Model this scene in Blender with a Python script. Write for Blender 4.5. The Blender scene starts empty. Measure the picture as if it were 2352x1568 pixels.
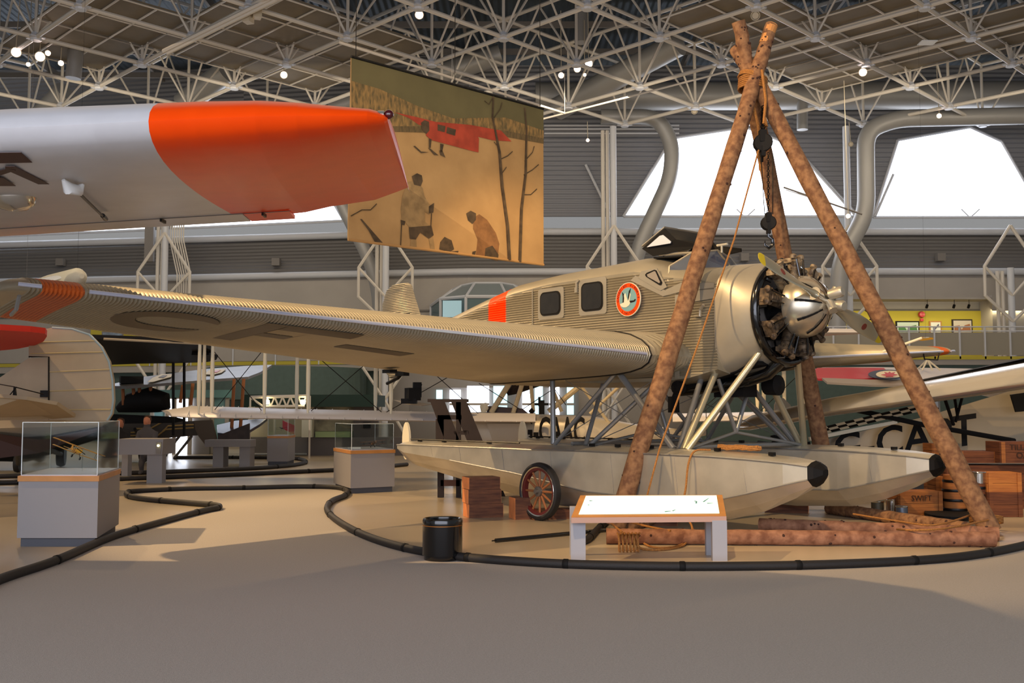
import bpy, bmesh, math, random
from mathutils import Vector, Matrix
random.seed(7)
PI = math.pi
V = Vector
S = bpy.context.scene
COL = S.collection
# ---------------------------------------------------------------- camera
FPX = 2350.0; CAMH = 1.55; HOR = 937.0
TH = math.atan((HOR-784)/FPX); CT, ST = math.cos(TH), math.sin(TH)
cd = bpy.data.cameras.new('camera'); cd.sensor_width = 36; cd.lens = 36*FPX/2352; cd.clip_end = 300
cam = bpy.data.objects.new('camera', cd); COL.objects.link(cam)
cam.location = (0, 0, CAMH); cam.rotation_euler = (PI/2+TH, 0, 0)
S.camera = cam
# ---------------------------------------------------------------- view / world
S.view_settings.view_transform = 'Standard'; S.view_settings.look = 'None'
S.view_settings.gamma = 1; S.view_settings.use_curve_mapping = False
S.view_settings.exposure = 0.0
W = bpy.data.worlds.new('world'); S.world = W; W.use_nodes = True
bg = W.node_tree.nodes['Background']; bg.inputs[0].default_value = (.66, .66, .66, 1); bg.inputs[1].default_value = .42
# ---------------------------------------------------------------- lights
def lamp(kind, name, loc, aim, power, col, **k):
    l = bpy.data.lights.new(name, kind); l.energy = power; l.color = col
    for a, b in k.items(): setattr(l, a, b)
    o = bpy.data.objects.new(name, l); COL.objects.link(o); o.location = loc
    o.rotation_euler = (V(aim)-V(loc)).to_track_quat('-Z', 'Y').to_euler()
    return o
WARM = (1.0, .67, .33)
lamp('SPOT', 'ceiling_spot_key', (-13.4, 9.3, 13.2), (1.5, 14.9, 1.2), 10500, WARM, spot_size=math.radians(44), spot_blend=.35, shadow_soft_size=.12)
lamp('SPOT', 'ceiling_spot_side', (-2.0, 2.5, 12.9), (2.2, 14.4, 1.8), 6200, WARM, spot_size=math.radians(38), spot_blend=.5, shadow_soft_size=.15)
lamp('SPOT', 'ceiling_spot_tail', (-13, 26, 13.2), (-4.5, 19, 0.5), 4600, WARM, spot_size=math.radians(46), spot_blend=.5, shadow_soft_size=.15)
lamp('SPOT', 'ceiling_spot_crates', (12, 12, 13), (7.6, 16.5, .8), 3000, WARM, spot_size=math.radians(26), spot_blend=.5, shadow_soft_size=.15)
lamp('SPOT', 'ceiling_spot_left', (-14, 14, 13.2), (-8.5, 20, 1.5), 2200, WARM, spot_size=math.radians(50), spot_blend=.5, shadow_soft_size=.15)
lamp('SPOT', 'ceiling_spot_boat', (2.5, 17, 13.3), (1.5, 25, 1.5), 4500, WARM, spot_size=math.radians(46), spot_blend=.5, shadow_soft_size=.15)
lamp('SPOT', 'ceiling_spot_bench', (9, 12, 13.3), (10, 21, 1.8), 3400, WARM, spot_size=math.radians(50), spot_blend=.5, shadow_soft_size=.15)
lamp('SPOT', 'ceiling_spot_banner', (-5, 8, 13.2), (-1.4, 24, 7), 1700, WARM, spot_size=math.radians(26), spot_blend=.6, shadow_soft_size=.3)
lamp('AREA', 'added_wall_fill', (0, 36, 12.6), (0, 46, 5.5), 1150, (1, .86, .66), shape='RECTANGLE', size=46, size_y=1.0)  # added strip of fill to brighten the back wall, no real fixture
lamp('AREA', 'hall_daylight', (-2, -9, 4.9), (0, 12, 2.2), 3500, (.82, .86, 1.0), shape='RECTANGLE', size=28, size_y=8.5)
lamp('AREA', 'roof_fill_light', (0, 24, 12.9), (0, 24, 0), 1350, (1, .76, .52), shape='RECTANGLE', size=34, size_y=22)
lamp('AREA', 'added_up_fill', (0, 26, 4.6), (0, 34, 17), 330, (1, .84, .62), shape='RECTANGLE', size=30, size_y=14)  # added upward fill to brighten roof and background, no real fixture
# ---------------------------------------------------------------- colour + materials
def lin(c):
    return tuple(((x/255)/12.92 if x/255 <= .04045 else (((x/255)+.055)/1.055)**2.4) for x in c)+(1,)
MATS = {}
def mat(name, rgb, rough=.6, metal=0., noise=0., nscale=6., bump=0., bscale=40., emit=0., emitc=None, trans=0., ior=1.45, wave=None, coat=0., stretch=None, alpha=None, rgb2=None, spec=None):
    if name in MATS: return MATS[name]
    m = bpy.data.materials.new(name); m.use_nodes = True
    nt = m.node_tree; b = nt.nodes['Principled BSDF']; L = nt.links
    b.inputs['Base Color'].default_value = lin(rgb)
    b.inputs['Roughness'].default_value = rough; b.inputs['Metallic'].default_value = metal
    if coat: b.inputs['Coat Weight'].default_value = coat
    if spec is not None: b.inputs['Specular IOR Level'].default_value = spec
    if trans: b.inputs['Transmission Weight'].default_value = trans; b.inputs['IOR'].default_value = ior
    if emit:
        b.inputs['Emission Color'].default_value = lin(emitc or rgb); b.inputs['Emission Strength'].default_value = emit
    if alpha is not None: b.inputs['Alpha'].default_value = alpha
    if noise or bump or wave or rgb2:
        tc = nt.nodes.new('ShaderNodeTexCoord'); vec = tc.outputs['Object']
        if stretch:
            mp = nt.nodes.new('ShaderNodeMapping'); mp.inputs['Scale'].default_value = stretch
            L.new(vec, mp.inputs[0]); vec = mp.outputs[0]
        n = nt.nodes.new('ShaderNodeTexNoise'); n.inputs['Scale'].default_value = nscale; n.inputs['Detail'].default_value = 5
        L.new(vec, n.inputs['Vector'])
        if noise or rgb2:
            r = nt.nodes.new('ShaderNodeValToRGB'); c = lin(rgb)
            c2 = lin(rgb2) if rgb2 else tuple(x*(1-noise) for x in c[:3])+(1,)
            c1 = c if rgb2 else tuple(min(1, x*(1+noise)) for x in c[:3])+(1,)
            r.color_ramp.elements[0].position = .35; r.color_ramp.elements[1].position = .65
            r.color_ramp.elements[0].color = c2; r.color_ramp.elements[1].color = c1
            L.new(n.outputs[0], r.inputs[0]); L.new(r.outputs[0], b.inputs['Base Color'])
        if bump:
            n2 = nt.nodes.new('ShaderNodeTexNoise'); n2.inputs['Scale'].default_value = bscale; L.new(vec, n2.inputs['Vector'])
            bm_ = nt.nodes.new('ShaderNodeBump'); bm_.inputs['Strength'].default_value = bump; bm_.inputs['Distance'].default_value = .02
            L.new(n2.outputs[0], bm_.inputs['Height']); L.new(bm_.outputs[0], b.inputs['Normal'])
        if wave:   # (axis, period m, strength, distance)
            w = nt.nodes.new('ShaderNodeTexWave'); w.bands_direction = wave[0]; w.inputs['Scale'].default_value = PI/10/wave[1]*1.0
            L.new(tc.outputs['Object'], w.inputs['Vector'])
            bm_ = nt.nodes.new('ShaderNodeBump'); bm_.inputs['Strength'].default_value = wave[2]; bm_.inputs['Distance'].default_value = wave[3]
            L.new(w.outputs[1], bm_.inputs['Height']); L.new(bm_.outputs[0], b.inputs['Normal'])
    MATS[name] = m
    return m
ALU = mat('aluminium_paint', (176, 168, 150), .42, .55, noise=.06, nscale=3)
ALUC = mat('corrugated_aluminium', (162, 153, 132), .42, .5, noise=.05, nscale=2)
FLOATM = mat('float_aluminium', (196, 189, 172), .33, .55, noise=.12, nscale=2.2)
STRUT = mat('strut_grey', (150, 150, 148), .35, .6)
DARKMET = mat('dark_metal', (28, 27, 27), .4, .6, noise=.4, nscale=14)
BLACK = mat('black_gloss', (10, 10, 11), .18, 0, coat=.4)
BLACKM = mat('black_matte', (15, 13, 12), .7, spec=.25)
ORANGE = mat('orange_paint', (255, 74, 6), .3, 0, spec=.22, noise=.05, nscale=4)
ORANGEB = mat('orange_band', (196, 92, 34), .4, .1)
LETTER = mat('letter_grey', (54, 47, 41), .5, .2)
WHITEP = mat('silver_white_dope', (205, 203, 204), .38, .05, noise=.04, nscale=3)
WHITE = mat('white_paint', (225, 225, 222), .5)
TRUSS = mat('truss_white', (205, 196, 182), .5)
TRUSSC = mat('truss_cool', (196, 196, 198), .45)
PIPE = mat('duct_paint', (150, 147, 142), .45, .2)
DECK = mat('roof_deck', (70, 80, 88), .6, .2, wave=('X', .3, 1, .08))
PANEL = mat('tan_board', (120, 108, 88), .8, noise=.1, nscale=1.2)
SIDING = mat('wall_siding', (134, 134, 138), .6, .1, wave=('Z', .22, .8, .06))
SLOPE = mat('dark_siding', (108, 104, 100), .6, .1, wave=('Z', .17, .8, .05))
WALLP = mat('wall_panel', (168, 160, 150), .8, noise=.04, nscale=.8)
GREENW = mat('green_wall', (74, 90, 84), .85, noise=.05)
DGREEN = mat('dark_green', (26, 50, 42), .8)
YELLOW = mat('yellow_wall', (186, 170, 58), .8)
SKYP = mat('daylight_pane', (235, 240, 255), .5, emit=5.0, emitc=(232, 240, 255))
SKYP2 = mat('daylight_pane_soft', (190, 225, 235), .3, emit=1.3, emitc=(190, 232, 240))
GLASSD = mat('dark_glass', (40, 38, 34), .12, 0, noise=.1)
GLASS = mat('clear_glass', (240, 246, 246), .03, trans=1., ior=1.12)
LAMPE = mat('lamp_glow', (255, 240, 230), .5, emit=40, emitc=(255, 232, 225))
LAMPB = mat('lamp_body', (190, 176, 150), .5)
LOG = mat('log_bark', (150, 110, 74), .88, nscale=13, rgb2=(104, 69, 45), bump=.5, bscale=18)
LOG2 = mat('log_bare', (196, 134, 72), .7, noise=.1)
KNOT = mat('knot', (58, 32, 22), .9)
ROPE = mat('rope', (158, 106, 50), .9, bump=.5, bscale=90, noise=.2, nscale=60)
WOODB = mat('timber_block', (112, 68, 42), .8, nscale=4, rgb2=(78, 44, 28), stretch=(1, 1, 8))
WOODE = mat('timber_end', (222, 136, 78), .8, noise=.12)
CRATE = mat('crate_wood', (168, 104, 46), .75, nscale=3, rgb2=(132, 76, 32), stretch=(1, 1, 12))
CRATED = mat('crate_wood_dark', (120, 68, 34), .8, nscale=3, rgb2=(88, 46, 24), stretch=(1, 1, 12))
OAK = mat('oak_trim', (178, 122, 62), .5, noise=.08)
PLINTH = mat('plinth_grey', (138, 134, 134), .6)
PLINTHD = mat('plinth_base', (70, 72, 80), .6)
CONC = mat('polished_concrete', (188, 172, 146), .28, nscale=.35, rgb2=(170, 154, 130))
CARPET = mat('carpet', (180, 170, 158), .95, noise=.07, nscale=70, bump=.35, bscale=260)
HOSE = mat('black_hose', (30, 26, 24), .55, bump=.3, bscale=200)
DBROWN = mat('dark_brown_wood', (36, 22, 15), .75, noise=.15)
RUBBER = mat('rubber', (28, 26, 26), .6)
SPOKE = mat('spoke_wood', (150, 92, 52), .5)
REDRIM = mat('red_rim', (96, 34, 30), .4)
CHROME = mat('chrome', (205, 200, 190), .16, .95)
DOME = mat('dull_silver', (196, 186, 166), .30, .8, noise=.08, nscale=5)
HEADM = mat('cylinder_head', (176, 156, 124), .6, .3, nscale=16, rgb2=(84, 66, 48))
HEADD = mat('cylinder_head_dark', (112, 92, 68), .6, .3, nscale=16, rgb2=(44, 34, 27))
SIGNP = mat('lightbox', (205, 240, 218), .3, emit=.8, emitc=(215, 250, 220))
YPLANE = mat('yellow_model', (225, 160, 30), .4)
RED = mat('red_paint', (190, 40, 50), .35, coat=.3)
REDD = mat('deep_red_glass', (70, 6, 16), .08, coat=.6)
BEIGEF = mat('doped_fabric', (172, 156, 130), .6, noise=.05, nscale=2)
MAROON = mat('maroon', (58, 34, 30), .5)
SKIN = mat('skin', (190, 125, 95), .6)
CLOTH1 = mat('cloth_grey', (78, 76, 80), .9)
CLOTH2 = mat('cloth_black', (30, 28, 30), .9)
NAVY = mat('navy_blue', (58, 66, 88), .5)
CREAM = mat('cream', (226, 216, 188), .5)
TEAL = mat('teal', (118, 158, 160), .5)
GREYM = mat('mid_grey', (118, 112, 106), .6)
SILVERW = mat('silver_wing', (200, 192, 176), .22, .75)
# ---------------------------------------------------------------- pixel helpers (photo frame -> world)
def ray(x, y):
    u = (x-1176)/FPX; v = (784-y)/FPX
    return V((u, CT-v*ST, ST+v*CT))
def at(x, y, Y):
    r = ray(x, y); return V((0, 0, CAMH))+r*(Y/r.y)
def gz(x, y, z=0.):
    r = ray(x, y); return V((0, 0, CAMH))+r*((z-CAMH)/r.z)
# ---------------------------------------------------------------- mesh builder
ORG = {}
class MB:
    def __init__(s): s.v = []; s.f = []; s.m = []; s.mi = 0
    def add(s, vs, fs):
        n = len(s.v); s.v += [V(p) for p in vs]
        for f in fs: s.f.append([n+i for i in f]); s.m.append(s.mi)
        return s
    def box(s, c, d, rz=0, M=None):
        hx, hy, hz = d[0]/2, d[1]/2, d[2]/2
        R = M if M is not None else Matrix.Rotation(rz, 3, 'Z')
        vs = [V(c)+R @ V((sx*hx, sy*hy, sz*hz)) for sz in (-1, 1) for sx, sy in ((-1, -1), (1, -1), (1, 1), (-1, 1))]
        return s.add(vs, [(3, 2, 1, 0), (4, 5, 6, 7), (0, 1, 5, 4), (1, 2, 6, 5), (2, 3, 7, 6), (3, 0, 4, 7)])
    def rings(s, R, closed=True, cap=True):
        n = len(R[0]); vs = [p for r in R for p in r]; fs = []
        for i in range(len(R)-1):
            for j in range(n if closed else n-1):
                a = i*n+j; b = i*n+(j+1) % n
                fs.append((a, b, b+n, a+n))
        if cap and closed:
            fs.append(tuple(reversed(range(n)))); fs.append(tuple(range(len(vs)-n, len(vs))))
        return s.add(vs, fs)
    def tube(s, p, q, r, r2=None, n=8, cap=True, flat=1.):
        return s.path([p, q], [r, r if r2 is None else r2], n, cap, flat)
    def path(s, pts, rs, n=8, cap=True, flat=1.):
        pts = [V(p) for p in pts]
        if not isinstance(rs, (list, tuple)): rs = [rs]*len(pts)
        R = []; up = None
        for i, p in enumerate(pts):
            t = (pts[min(i+1, len(pts)-1)]-pts[max(i-1, 0)])
            if t.length < 1e-9: t = V((0, 0, 1))
            t.normalize()
            if up is None:
                a = V((0, 0, 1)) if abs(t.z) < .9 else V((1, 0, 0)); u = t.cross(a).normalized()
            else:
                u = (up-t*up.dot(t)).normalized()
            up = u; w = t.cross(u)
            R.append([p+(u*math.cos(2*PI*k/n)*flat+w*math.sin(2*PI*k/n))*rs[i] for k in range(n)])
        return s.rings(R, True, cap)
    def lathe(s, prof, o=(0, 0, 0), ax=(0, 0, 1), n=24, cap=False):
        ax = V(ax).normalized(); a = V((1, 0, 0)) if abs(ax.x) < .9 else V((0, 1, 0))
        u = ax.cross(a).normalized(); w = ax.cross(u)
        R = [[V(o)+ax*h+(u*math.cos(2*PI*k/n)+w*math.sin(2*PI*k/n))*max(r, 1e-4) for k in range(n)] for r, h in prof]
        return s.rings(R, True, cap)
    def ext(s, pts, vec):
        pts = [V(p) for p in pts]; n = len(pts); vec = V(vec)
        vs = pts+[p+vec for p in pts]
        fs = [tuple(reversed(range(n))), tuple(range(n, 2*n))]+[(i, (i+1) % n, (i+1) % n+n, i+n) for i in range(n)]
        return s.add(vs, fs)
    def poly(s, pts): return s.add(pts, [tuple(range(len(pts)))])
    def build(s, name, mats, parent=None, smooth=False, origin=None):
        if not isinstance(mats, (list, tuple)): mats = [mats]
        if parent is not None: off = ORG.get(parent.name, V((0, 0, 0)))
        elif origin is not None: off = V(origin)
        else:
            xs = [p.x for p in s.v]; ys = [p.y for p in s.v]; zs = [p.z for p in s.v]
            off = V(((min(xs)+max(xs))/2, (min(ys)+max(ys))/2, min(zs)))
        me = bpy.data.meshes.new(name); me.from_pydata([p-off for p in s.v], [], s.f)
        for m in mats: me.materials.append(m)
        me.polygons.foreach_set('material_index', s.m)
        if smooth: me.polygons.foreach_set('use_smooth', [True]*len(me.polygons))
        me.update()
        bm_ = bmesh.new(); bm_.from_mesh(me); bmesh.ops.recalc_face_normals(bm_, faces=bm_.faces); bm_.to_mesh(me); bm_.free()
        if smooth and hasattr(me, 'set_sharp_from_angle'): me.set_sharp_from_angle(angle=math.radians(40))
        o = bpy.data.objects.new(name, me); COL.objects.link(o)
        if parent is not None:
            o.parent = parent; ORG[o.name] = off
        else:
            o.location = off; ORG[o.name] = off
        return o
def tag(o, label=None, cat=None, group=None, kind=None):
    if label: o['label'] = label
    if cat: o['category'] = cat
    if group: o['group'] = group
    if kind: o['kind'] = kind
    return o
def thing(name, loc, label, cat, group=None, rz=None):
    o = bpy.data.objects.new(name, None); COL.objects.link(o); o.location = loc; o.empty_display_size = .2
    ORG[o.name] = V(loc)
    if rz is not None: o.rotation_euler = (0, 0, rz); ORG[o.name] = V((0, 0, 0))
    return tag(o, label, cat, group)
def struct(o, label=None): return tag(o, label, None, None, 'structure')
def copytree(root, loc, rz=None):
    r = root.copy(); COL.objects.link(r); r.location = loc
    if rz is not None: r.rotation_euler = (0, 0, rz)
    for ch in list(root.children):
        c = ch.copy(); COL.objects.link(c); c.parent = r
        for g in list(ch.children):
            e = g.copy(); COL.objects.link(e); e.parent = c
    return r
_font = {}
def textmesh(txt, size, o, ux, uy, m, name, parent=None, ext=.003, sx=1., align='CENTER', off=0.):
    c = bpy.data.curves.new('t', 'FONT'); c.body = txt; c.size = size; c.extrude = ext; c.align_x = align; c.offset = off
    c.resolution_u = 3
    t = bpy.data.objects.new('t', c); COL.objects.link(t)
    me = bpy.data.meshes.new_from_object(t); bpy.data.objects.remove(t); bpy.data.curves.remove(c)
    ux = V(ux).normalized(); uy = V(uy).normalized(); uz = ux.cross(uy)
    mb = MB(); vs = [V(o)+ux*v.co.x*sx+uy*v.co.y+uz*v.co.z for v in me.vertices]
    mb.add(vs, [tuple(p.vertices) for p in me.polygons]); bpy.data.meshes.remove(me)
    return mb.build(name, m, parent) if name else mb
def foil(n, t, cam=.03):
    """closed airfoil TE-upper -> LE -> TE-lower, chord 0..1 (0=LE)"""
    def th(x): return 5*t*(.2969*math.sqrt(x)-.1260*x-.3516*x*x+.2843*x**3-.1030*x**4)
    def cb(x): return cam*(2*.4*x-x*x)/.16 if x < .4 else cam*((1-.8)+.8*x-x*x)/.36
    xs = [(1-math.cos(PI*k/n))/2 for k in range(n+1)]
    up = [(x, cb(x)+th(x)) for x in reversed(xs)]; lo = [(x, cb(x)-th(x)) for x in xs[1:]]
    return up+lo
def wingring(le, te, t, cam, n=12, dz=0.):
    le = V(le); te = V(te); c = te-le; L = c.length; up = V((0, 0, 1))
    return [le+c*x+up*(z*L+dz) for x, z in foil(n, t, cam)]
def loftwing(mb, secs, n=12):
    return mb.rings([wingring(a, b, t, cm, n) for a, b, t, cm in secs], True, True)
# ================================================================ BUILDING
ZT = 13.7; ZU = 16.3
def node(i, j, z=ZT): return V((2.28+2.56*i, 30.3+2.58*j, z))
struct(MB().box((0, 18, -.1), (80, 84, .2)).build('floor', CONC))
# walls : right part flat, left part receding
YW = 45.9
def wallx(px): return at(px, 900, YW).x
# -- wall behind, split in bands
def wband(name, z0, z1, m, x0=-2.0, x1=34, y=YW, t=.25):
    struct(MB().box(((x0+x1)/2, y+t/2, (z0+z1)/2), (x1-x0, t, z1-z0)).build(name, m))
LA = V((-2.0, YW, 0)); LB = V((-36.0, 51.5, 0))
def lband(name, z0, z1, m, t=.25, oy=0.):
    d = (LB-LA).normalized(); nn = V((-d.y, d.x, 0)) if d.x < 0 else V((d.y, -d.x, 0))
    nn = V((0, 1, 0))
    p = [LA+V((0, oy, z0)), LB+V((0, oy, z0)), LB+V((0, oy, z1)), LA+V((0, oy, z1))]
    struct(MB().ext(p, nn*t).build(name, m))
wband('wall_back', 0, 7.6, WALLP); lband('wall_back', 0, 7.6, WALLP)
# sloping dark corrugated band under the windows
def slope(name, a, b):
    p = [V((a.x, a.y-.05, 7.75)), V((b.x, b.y-.05, 7.75)), V((b.x, b.y+.75, 9.55)), V((a.x, a.y+.75, 9.55))]
    struct(MB().ext(p, (0, .1, .02)).build(name, SLOPE))
slope('wall_slope', V((34, YW, 0)), V((-2.0, YW, 0))); slope('wall_slope', LA, LB)
YU = YW+.75
def beam(name, pts, r, m, n=12, lab=None):
    o = MB().path(pts, r, n).build(name, m, smooth=True); struct(o); return o
beam('trim_1', [(34, YW-.15, 7.68), (-2, YW-.15, 7.68), (-36, 51.3, 7.68)], .16, TRUSSC)
beam('trim_2', [(34, YU-.15, 9.62), (-2, YU-.15, 9.62), (-36, 52.0, 9.62)], .17, TRUSSC)
beam('trim_3', [(34, YW-.02, 5.95), (-2, YW-.02, 5.95), (-36, 51.4, 5.95)], .05, GREYM)
# upper wall with window openings: siding built around polygons, panes set in the polygons
def U(px, py, y=YU): return at(px, py, y)
wins = [[(1432, 497), (1543, 318), (1712, 292), (1822, 335), (1972, 497)],
        [(2006, 499), (2062, 322), (2228, 292), (2300, 325), (2400, 499)]]
def poly_wall(name, pts, y, m, t=.12):
    struct(MB().ext([U(px, py, y) for px, py in pts], (0, t, 0)).build(name, m))
poly_wall('wall_upper', [(1000, 497), (1432, 497), (1543, 318), (1543, 150), (1000, 150)], YU, SIDING)
poly_wall('wall_upper', [(1543, 318), (1712, 292), (1822, 335), (1822, 150), (1543, 150)], YU, SIDING)
poly_wall('wall_upper', [(1822, 335), (1972, 497), (2006, 499), (2062, 322), (2062, 150), (1822, 150)], YU, SIDING)
poly_wall('wall_upper', [(2062, 322), (2228, 292), (2300, 325), (2400, 499), (2700, 499), (2700, 150), (2062, 150)], YU, SIDING)
for k, w in enumerate(wins):
    o = MB().ext([U(px, py, YU+.1) for px, py in w], (0, .05, 0)).build('window_%d' % (k+1), SKYP); struct(o)
    f = MB()
    for a in range(len(w)):
        p, q = w[a], w[(a+1) % len(w)]
        f.tube(U(*p, YU-.03), U(*q, YU-.03), .07, n=6)
    px = w[2][0]
    f.tube(U(px-20, 480, YU), U(px, 500, YU), .035, n=5); f.tube(U(px+22, 480, YU), U(px, 500, YU), .035, n=5)
    f.build('window_frame', TRUSSC, o)
# left windows (receding part)
def LP(px, py, oy=.75):
    r = ray(px, py); d = LB-LA; n_ = V((d.y, -d.x, 0)); a = LA+V((0, oy, 0))
    return V((0, 0, CAMH))+r*((a-V((0, 0, CAMH))).dot(n_)/r.dot(n_))
def lpoly(name, pts, m, oy=.75, t=.12):
    o = MB().ext([LP(px, py, oy) for px, py in pts], (0, t, 0)).build(name, m); struct(o); return o
lw = [[(790, 507), (705, 360), (560, 330), (420, 372), (395, 525)], [(342, 528), (300, 372), (160, 340), (0, 372), (-70, 545)]]
for k, w in enumerate(lw):
    o = lpoly('window_%d' % (k+3), w, SKYP, .85, .05)
    f = MB()
    for a in range(len(w)): f.tube(LP(*w[a], .7), LP(*w[(a+1) % len(w)], .7), .07, n=6)
    f.build('window_frame', TRUSSC, o)
lpoly('wall_upper', [(1100, 500), (790, 507), (705, 360), (560, 330), (560, 100), (1100, 100)], SIDING)
lpoly('wall_upper', [(560, 330), (420, 372), (395, 525), (342, 528), (300, 372), (160, 340), (160, 100), (560, 100)], SIDING)
lpoly('wall_upper', [(160, 340), (0, 372), (-70, 545), (-200, 550), (-200, 100), (160, 100)], SIDING)
# gable facets beside the windows
MBx = MB()
for a, b in (((1345, 378), (1402, 495)), ((1432, 497), (1500, 385)), ((1825, 340), (1965, 495)), ((2010, 497), (2052, 400))):
    MBx.tube(U(*a, YU-.2), U(*b, YU-.2), .06, n=6)
struct(MBx.build('trim_4', TRUSSC))
# small wall boxes and seams
for k, px in enumerate((636, 1708, 2157, 142)):
    p = LP(px, 603, .1) if px < 1000 else U(px, 592, YW)
    q = p+V((0, -.12, 0)); o = MB().box(q, (.36, .36, .34)).build('speaker_box', GREYM)
    tag(o, ['small square grey box on the wall band left of the hanging banner', 'small grey box on the dark band behind the tripod pulley', 'small grey box on the dark band at far right', 'small grey box on the dark wall band above the far left wing'][k], 'speaker', 'wall boxes')
# ---- mezzanine, right side with yellow gallery
YM = 38.6
ms = struct(MB().box((19, YM+3.6, 3.34), (24, 7.2, .32)).build('trim_5', WALLP))
struct(MB().box((19, YM-.03, 3.44), (24, .05, .12)).build('trim_6', YELLOW))
struct(MB().box((19, YM+.25, 1.6), (24, .3, 3.2)).build('wall_green', GREENW))
g0 = at(2000, 760, 45.8); g1 = at(2277, 760, 45.8)
struct(MB().box(((g0.x+g1.x)/2-.6, 45.75, 4.6), (g1.x-g0.x+3.6, .1, 2.6)).build('wall_gallery', YELLOW))
zt = at(2100, 694, 45).z
pL = at(2279, 700, 44.6).x
struct(MB().box(((pL+34)/2, 45.2, 4.8), (34-pL, 1.2, 3.4)).build('wall_gallery_side', WALLP))
struct(MB().box((20, 45.2, (zt+6.3)/2+.1), (28, 1.1, 6.3-zt)).build('wall_gallery_head', WALLP))
rl = thing('balcony_railing', (19, YM, 3.5), 'grey panelled railing along the balcony in front of the yellow gallery', 'railing')
mb = MB()
for z in (4.46, 4.62): mb.tube((10, YM, z-.0), (24.2, YM, z), .028, n=6)
mb.build('handrail', TRUSSC, rl)
mb = MB(); mb.box((17.1, YM, 3.98), (14.2, .02, .86)); mb.build('infill_panel', mat('perforated_panel', (150, 142, 124), .7), rl)
for k in range(9):
    x = at(2347-58*k, 790, YM).x-.45
    MB().box((x, YM-.03, 4.0), (.06, .05, 1.2)).build('post', TRUSSC, rl)
pics = [((2057, 737, 2112, 768), BLACKM, (190, 205, 190), (70, 120, 66), 'wide landscape painting in black frame on the yellow wall'),
        ((2134, 737, 2163, 768), OAK, (226, 226, 214), (90, 90, 110), 'narrow pale picture of a diagonal aircraft on the yellow wall'),
        ((2186, 733, 2234, 768), DBROWN, (196, 186, 172), (150, 96, 60), 'brown framed montage picture with a tan arc on the yellow wall'),
        ((2257, 740, 2289, 767), BLACKM, (230, 228, 216), (66, 120, 120), 'small picture of green fields at the right end of the yellow wall')]
for (a, b, c, d), fm, c1, c2, lb in pics:
    p = at(a, b, 45.66); q = at(min(c, 2275), d, 45.66) if c > 2280 else at(c, d, 45.66)
    t = thing('framed_picture', ((p.x+q.x)/2, 45.66, q.z), lb, 'picture', 'pictures in the yellow gallery')
    cx, cz, w, h = (p.x+q.x)/2, (p.z+q.z)/2, q.x-p.x, p.z-q.z
    MB().box((cx, 45.67, cz), (w, .05, h)).build('frame', fm, t)
    MB().box((cx, 45.635, cz), (w-.12, .03, h-.12)).build('mount', mat('pic%d%d' % (c1[0], c1[2]), c1, .6), t)
    m2 = mat('pic%d%d' % (c2[0], c2[1]), c2, .6); mm = MB()
    if w > h*1.3:
        mm.ext([(cx-w*.4, 45.615, cz-h*.3), (cx-w*.4, 45.615, cz+h*.05), (cx-w*.15, 45.615, cz+h*.1), (cx-w*.05, 45.615, cz-h*.2), (cx+w*.1, 45.615, cz+h*.1), (cx+w*.35, 45.615, cz+h*.2), (cx+w*.4, 45.615, cz-h*.3)], (0, -.01, 0))
    else:
        mm.ext([(cx-w*.25, 45.615, cz-h*.25), (cx-w*.2, 45.615, cz-h*.3), (cx+w*.28, 45.615, cz+h*.2), (cx+w*.2, 45.615, cz+h*.28)], (0, -.01, 0))
    mm.build('artwork', m2, t)
p = at(2117, 722, 45.6); t = thing('alarm_bell', p, 'round red bell mounted high on the yellow gallery wall', 'bell')
MB().lathe([(.0, -.1), (.12, -.09), (.15, 0), (.15, .04)], p, (0, 1, 0), 16).build('gong', RED, t, True); MB().box(p+V((0, .02, -.24)), (.14, .1, .12)).build('call_point', RED, t)
for k, px in enumerate((2130, 2192, 2226)):
    p = at(px, 700, 44.8); o = MB().tube(p, p+V((0, .1, -.12)), .06).tube(p, V((p.x, p.y, 6.3)), .012).build('gallery_downlight', BLACKM)
    tag(o, 'small dark downlight under the gallery ceiling, %s' % ['left of the three over the yellow wall', 'middle one of the three over the yellow wall', 'right one of the three over the yellow wall'][k], 'lamp', 'gallery downlights')
lamp('AREA', 'gallery_light', (18, 44.6, 5.8), (18, 45.8, 4.2), 75, (1, .85, .5), shape='RECTANGLE', size=11, size_y=.3)
# ---- mezzanine, left side
def mz(px, y): return at(px, 840, y)
a, b = V((-30, 50.0, 0)), V((-5.6, 45.2, 0))
dm = (b-a).normalized()
struct(MB().ext([a+V((0, 0, 3.2)), b+V((0, 0, 3.2)), b+V((0, 0, 3.6)), a+V((0, 0, 3.6))], (0, 1.0, 0)).build('trim_7', WALLP))
struct(MB().ext([a+V((0, -.04, 3.5)), b+V((0, -.04, 3.5)), b+V((0, -.04, 3.66)), a+V((0, -.04, 3.66))], (0, .03, 0)).build('trim_8', YELLOW))
struct(MB().ext([a+V((0, .3, 0)), b+V((0, .3, 0)), b+V((0, .3, 3.2)), a+V((0, .3, 3.2))], (0, .1, 0)).build('wall_green', GREENW))
rl = thing('balcony_railing', (a+b)/2+V((0, 0, 3.6)), 'pale panelled railing along the left balcony behind the biplanes', 'railing')
MB().tube(a+V((0, 0, 4.7)), b+V((0, 0, 4.7)), .03).build('handrail', TRUSSC, rl)
MB().ext([a+V((0, .02, 3.68)), b+V((0, .02, 3.68)), b+V((0, .02, 4.55)), a+V((0, .02, 4.55))], (0, .02, 0)).build('infill_panel', WALLP, rl)
for k in range(12):
    q = a+(b-a)*(k+.5)/12; MB().box(q+V((0, -.02, 4.1)), (.06, .05, 1.2)).build('post', TRUSSC, rl)
p = LP(275, 765, 0)
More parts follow.
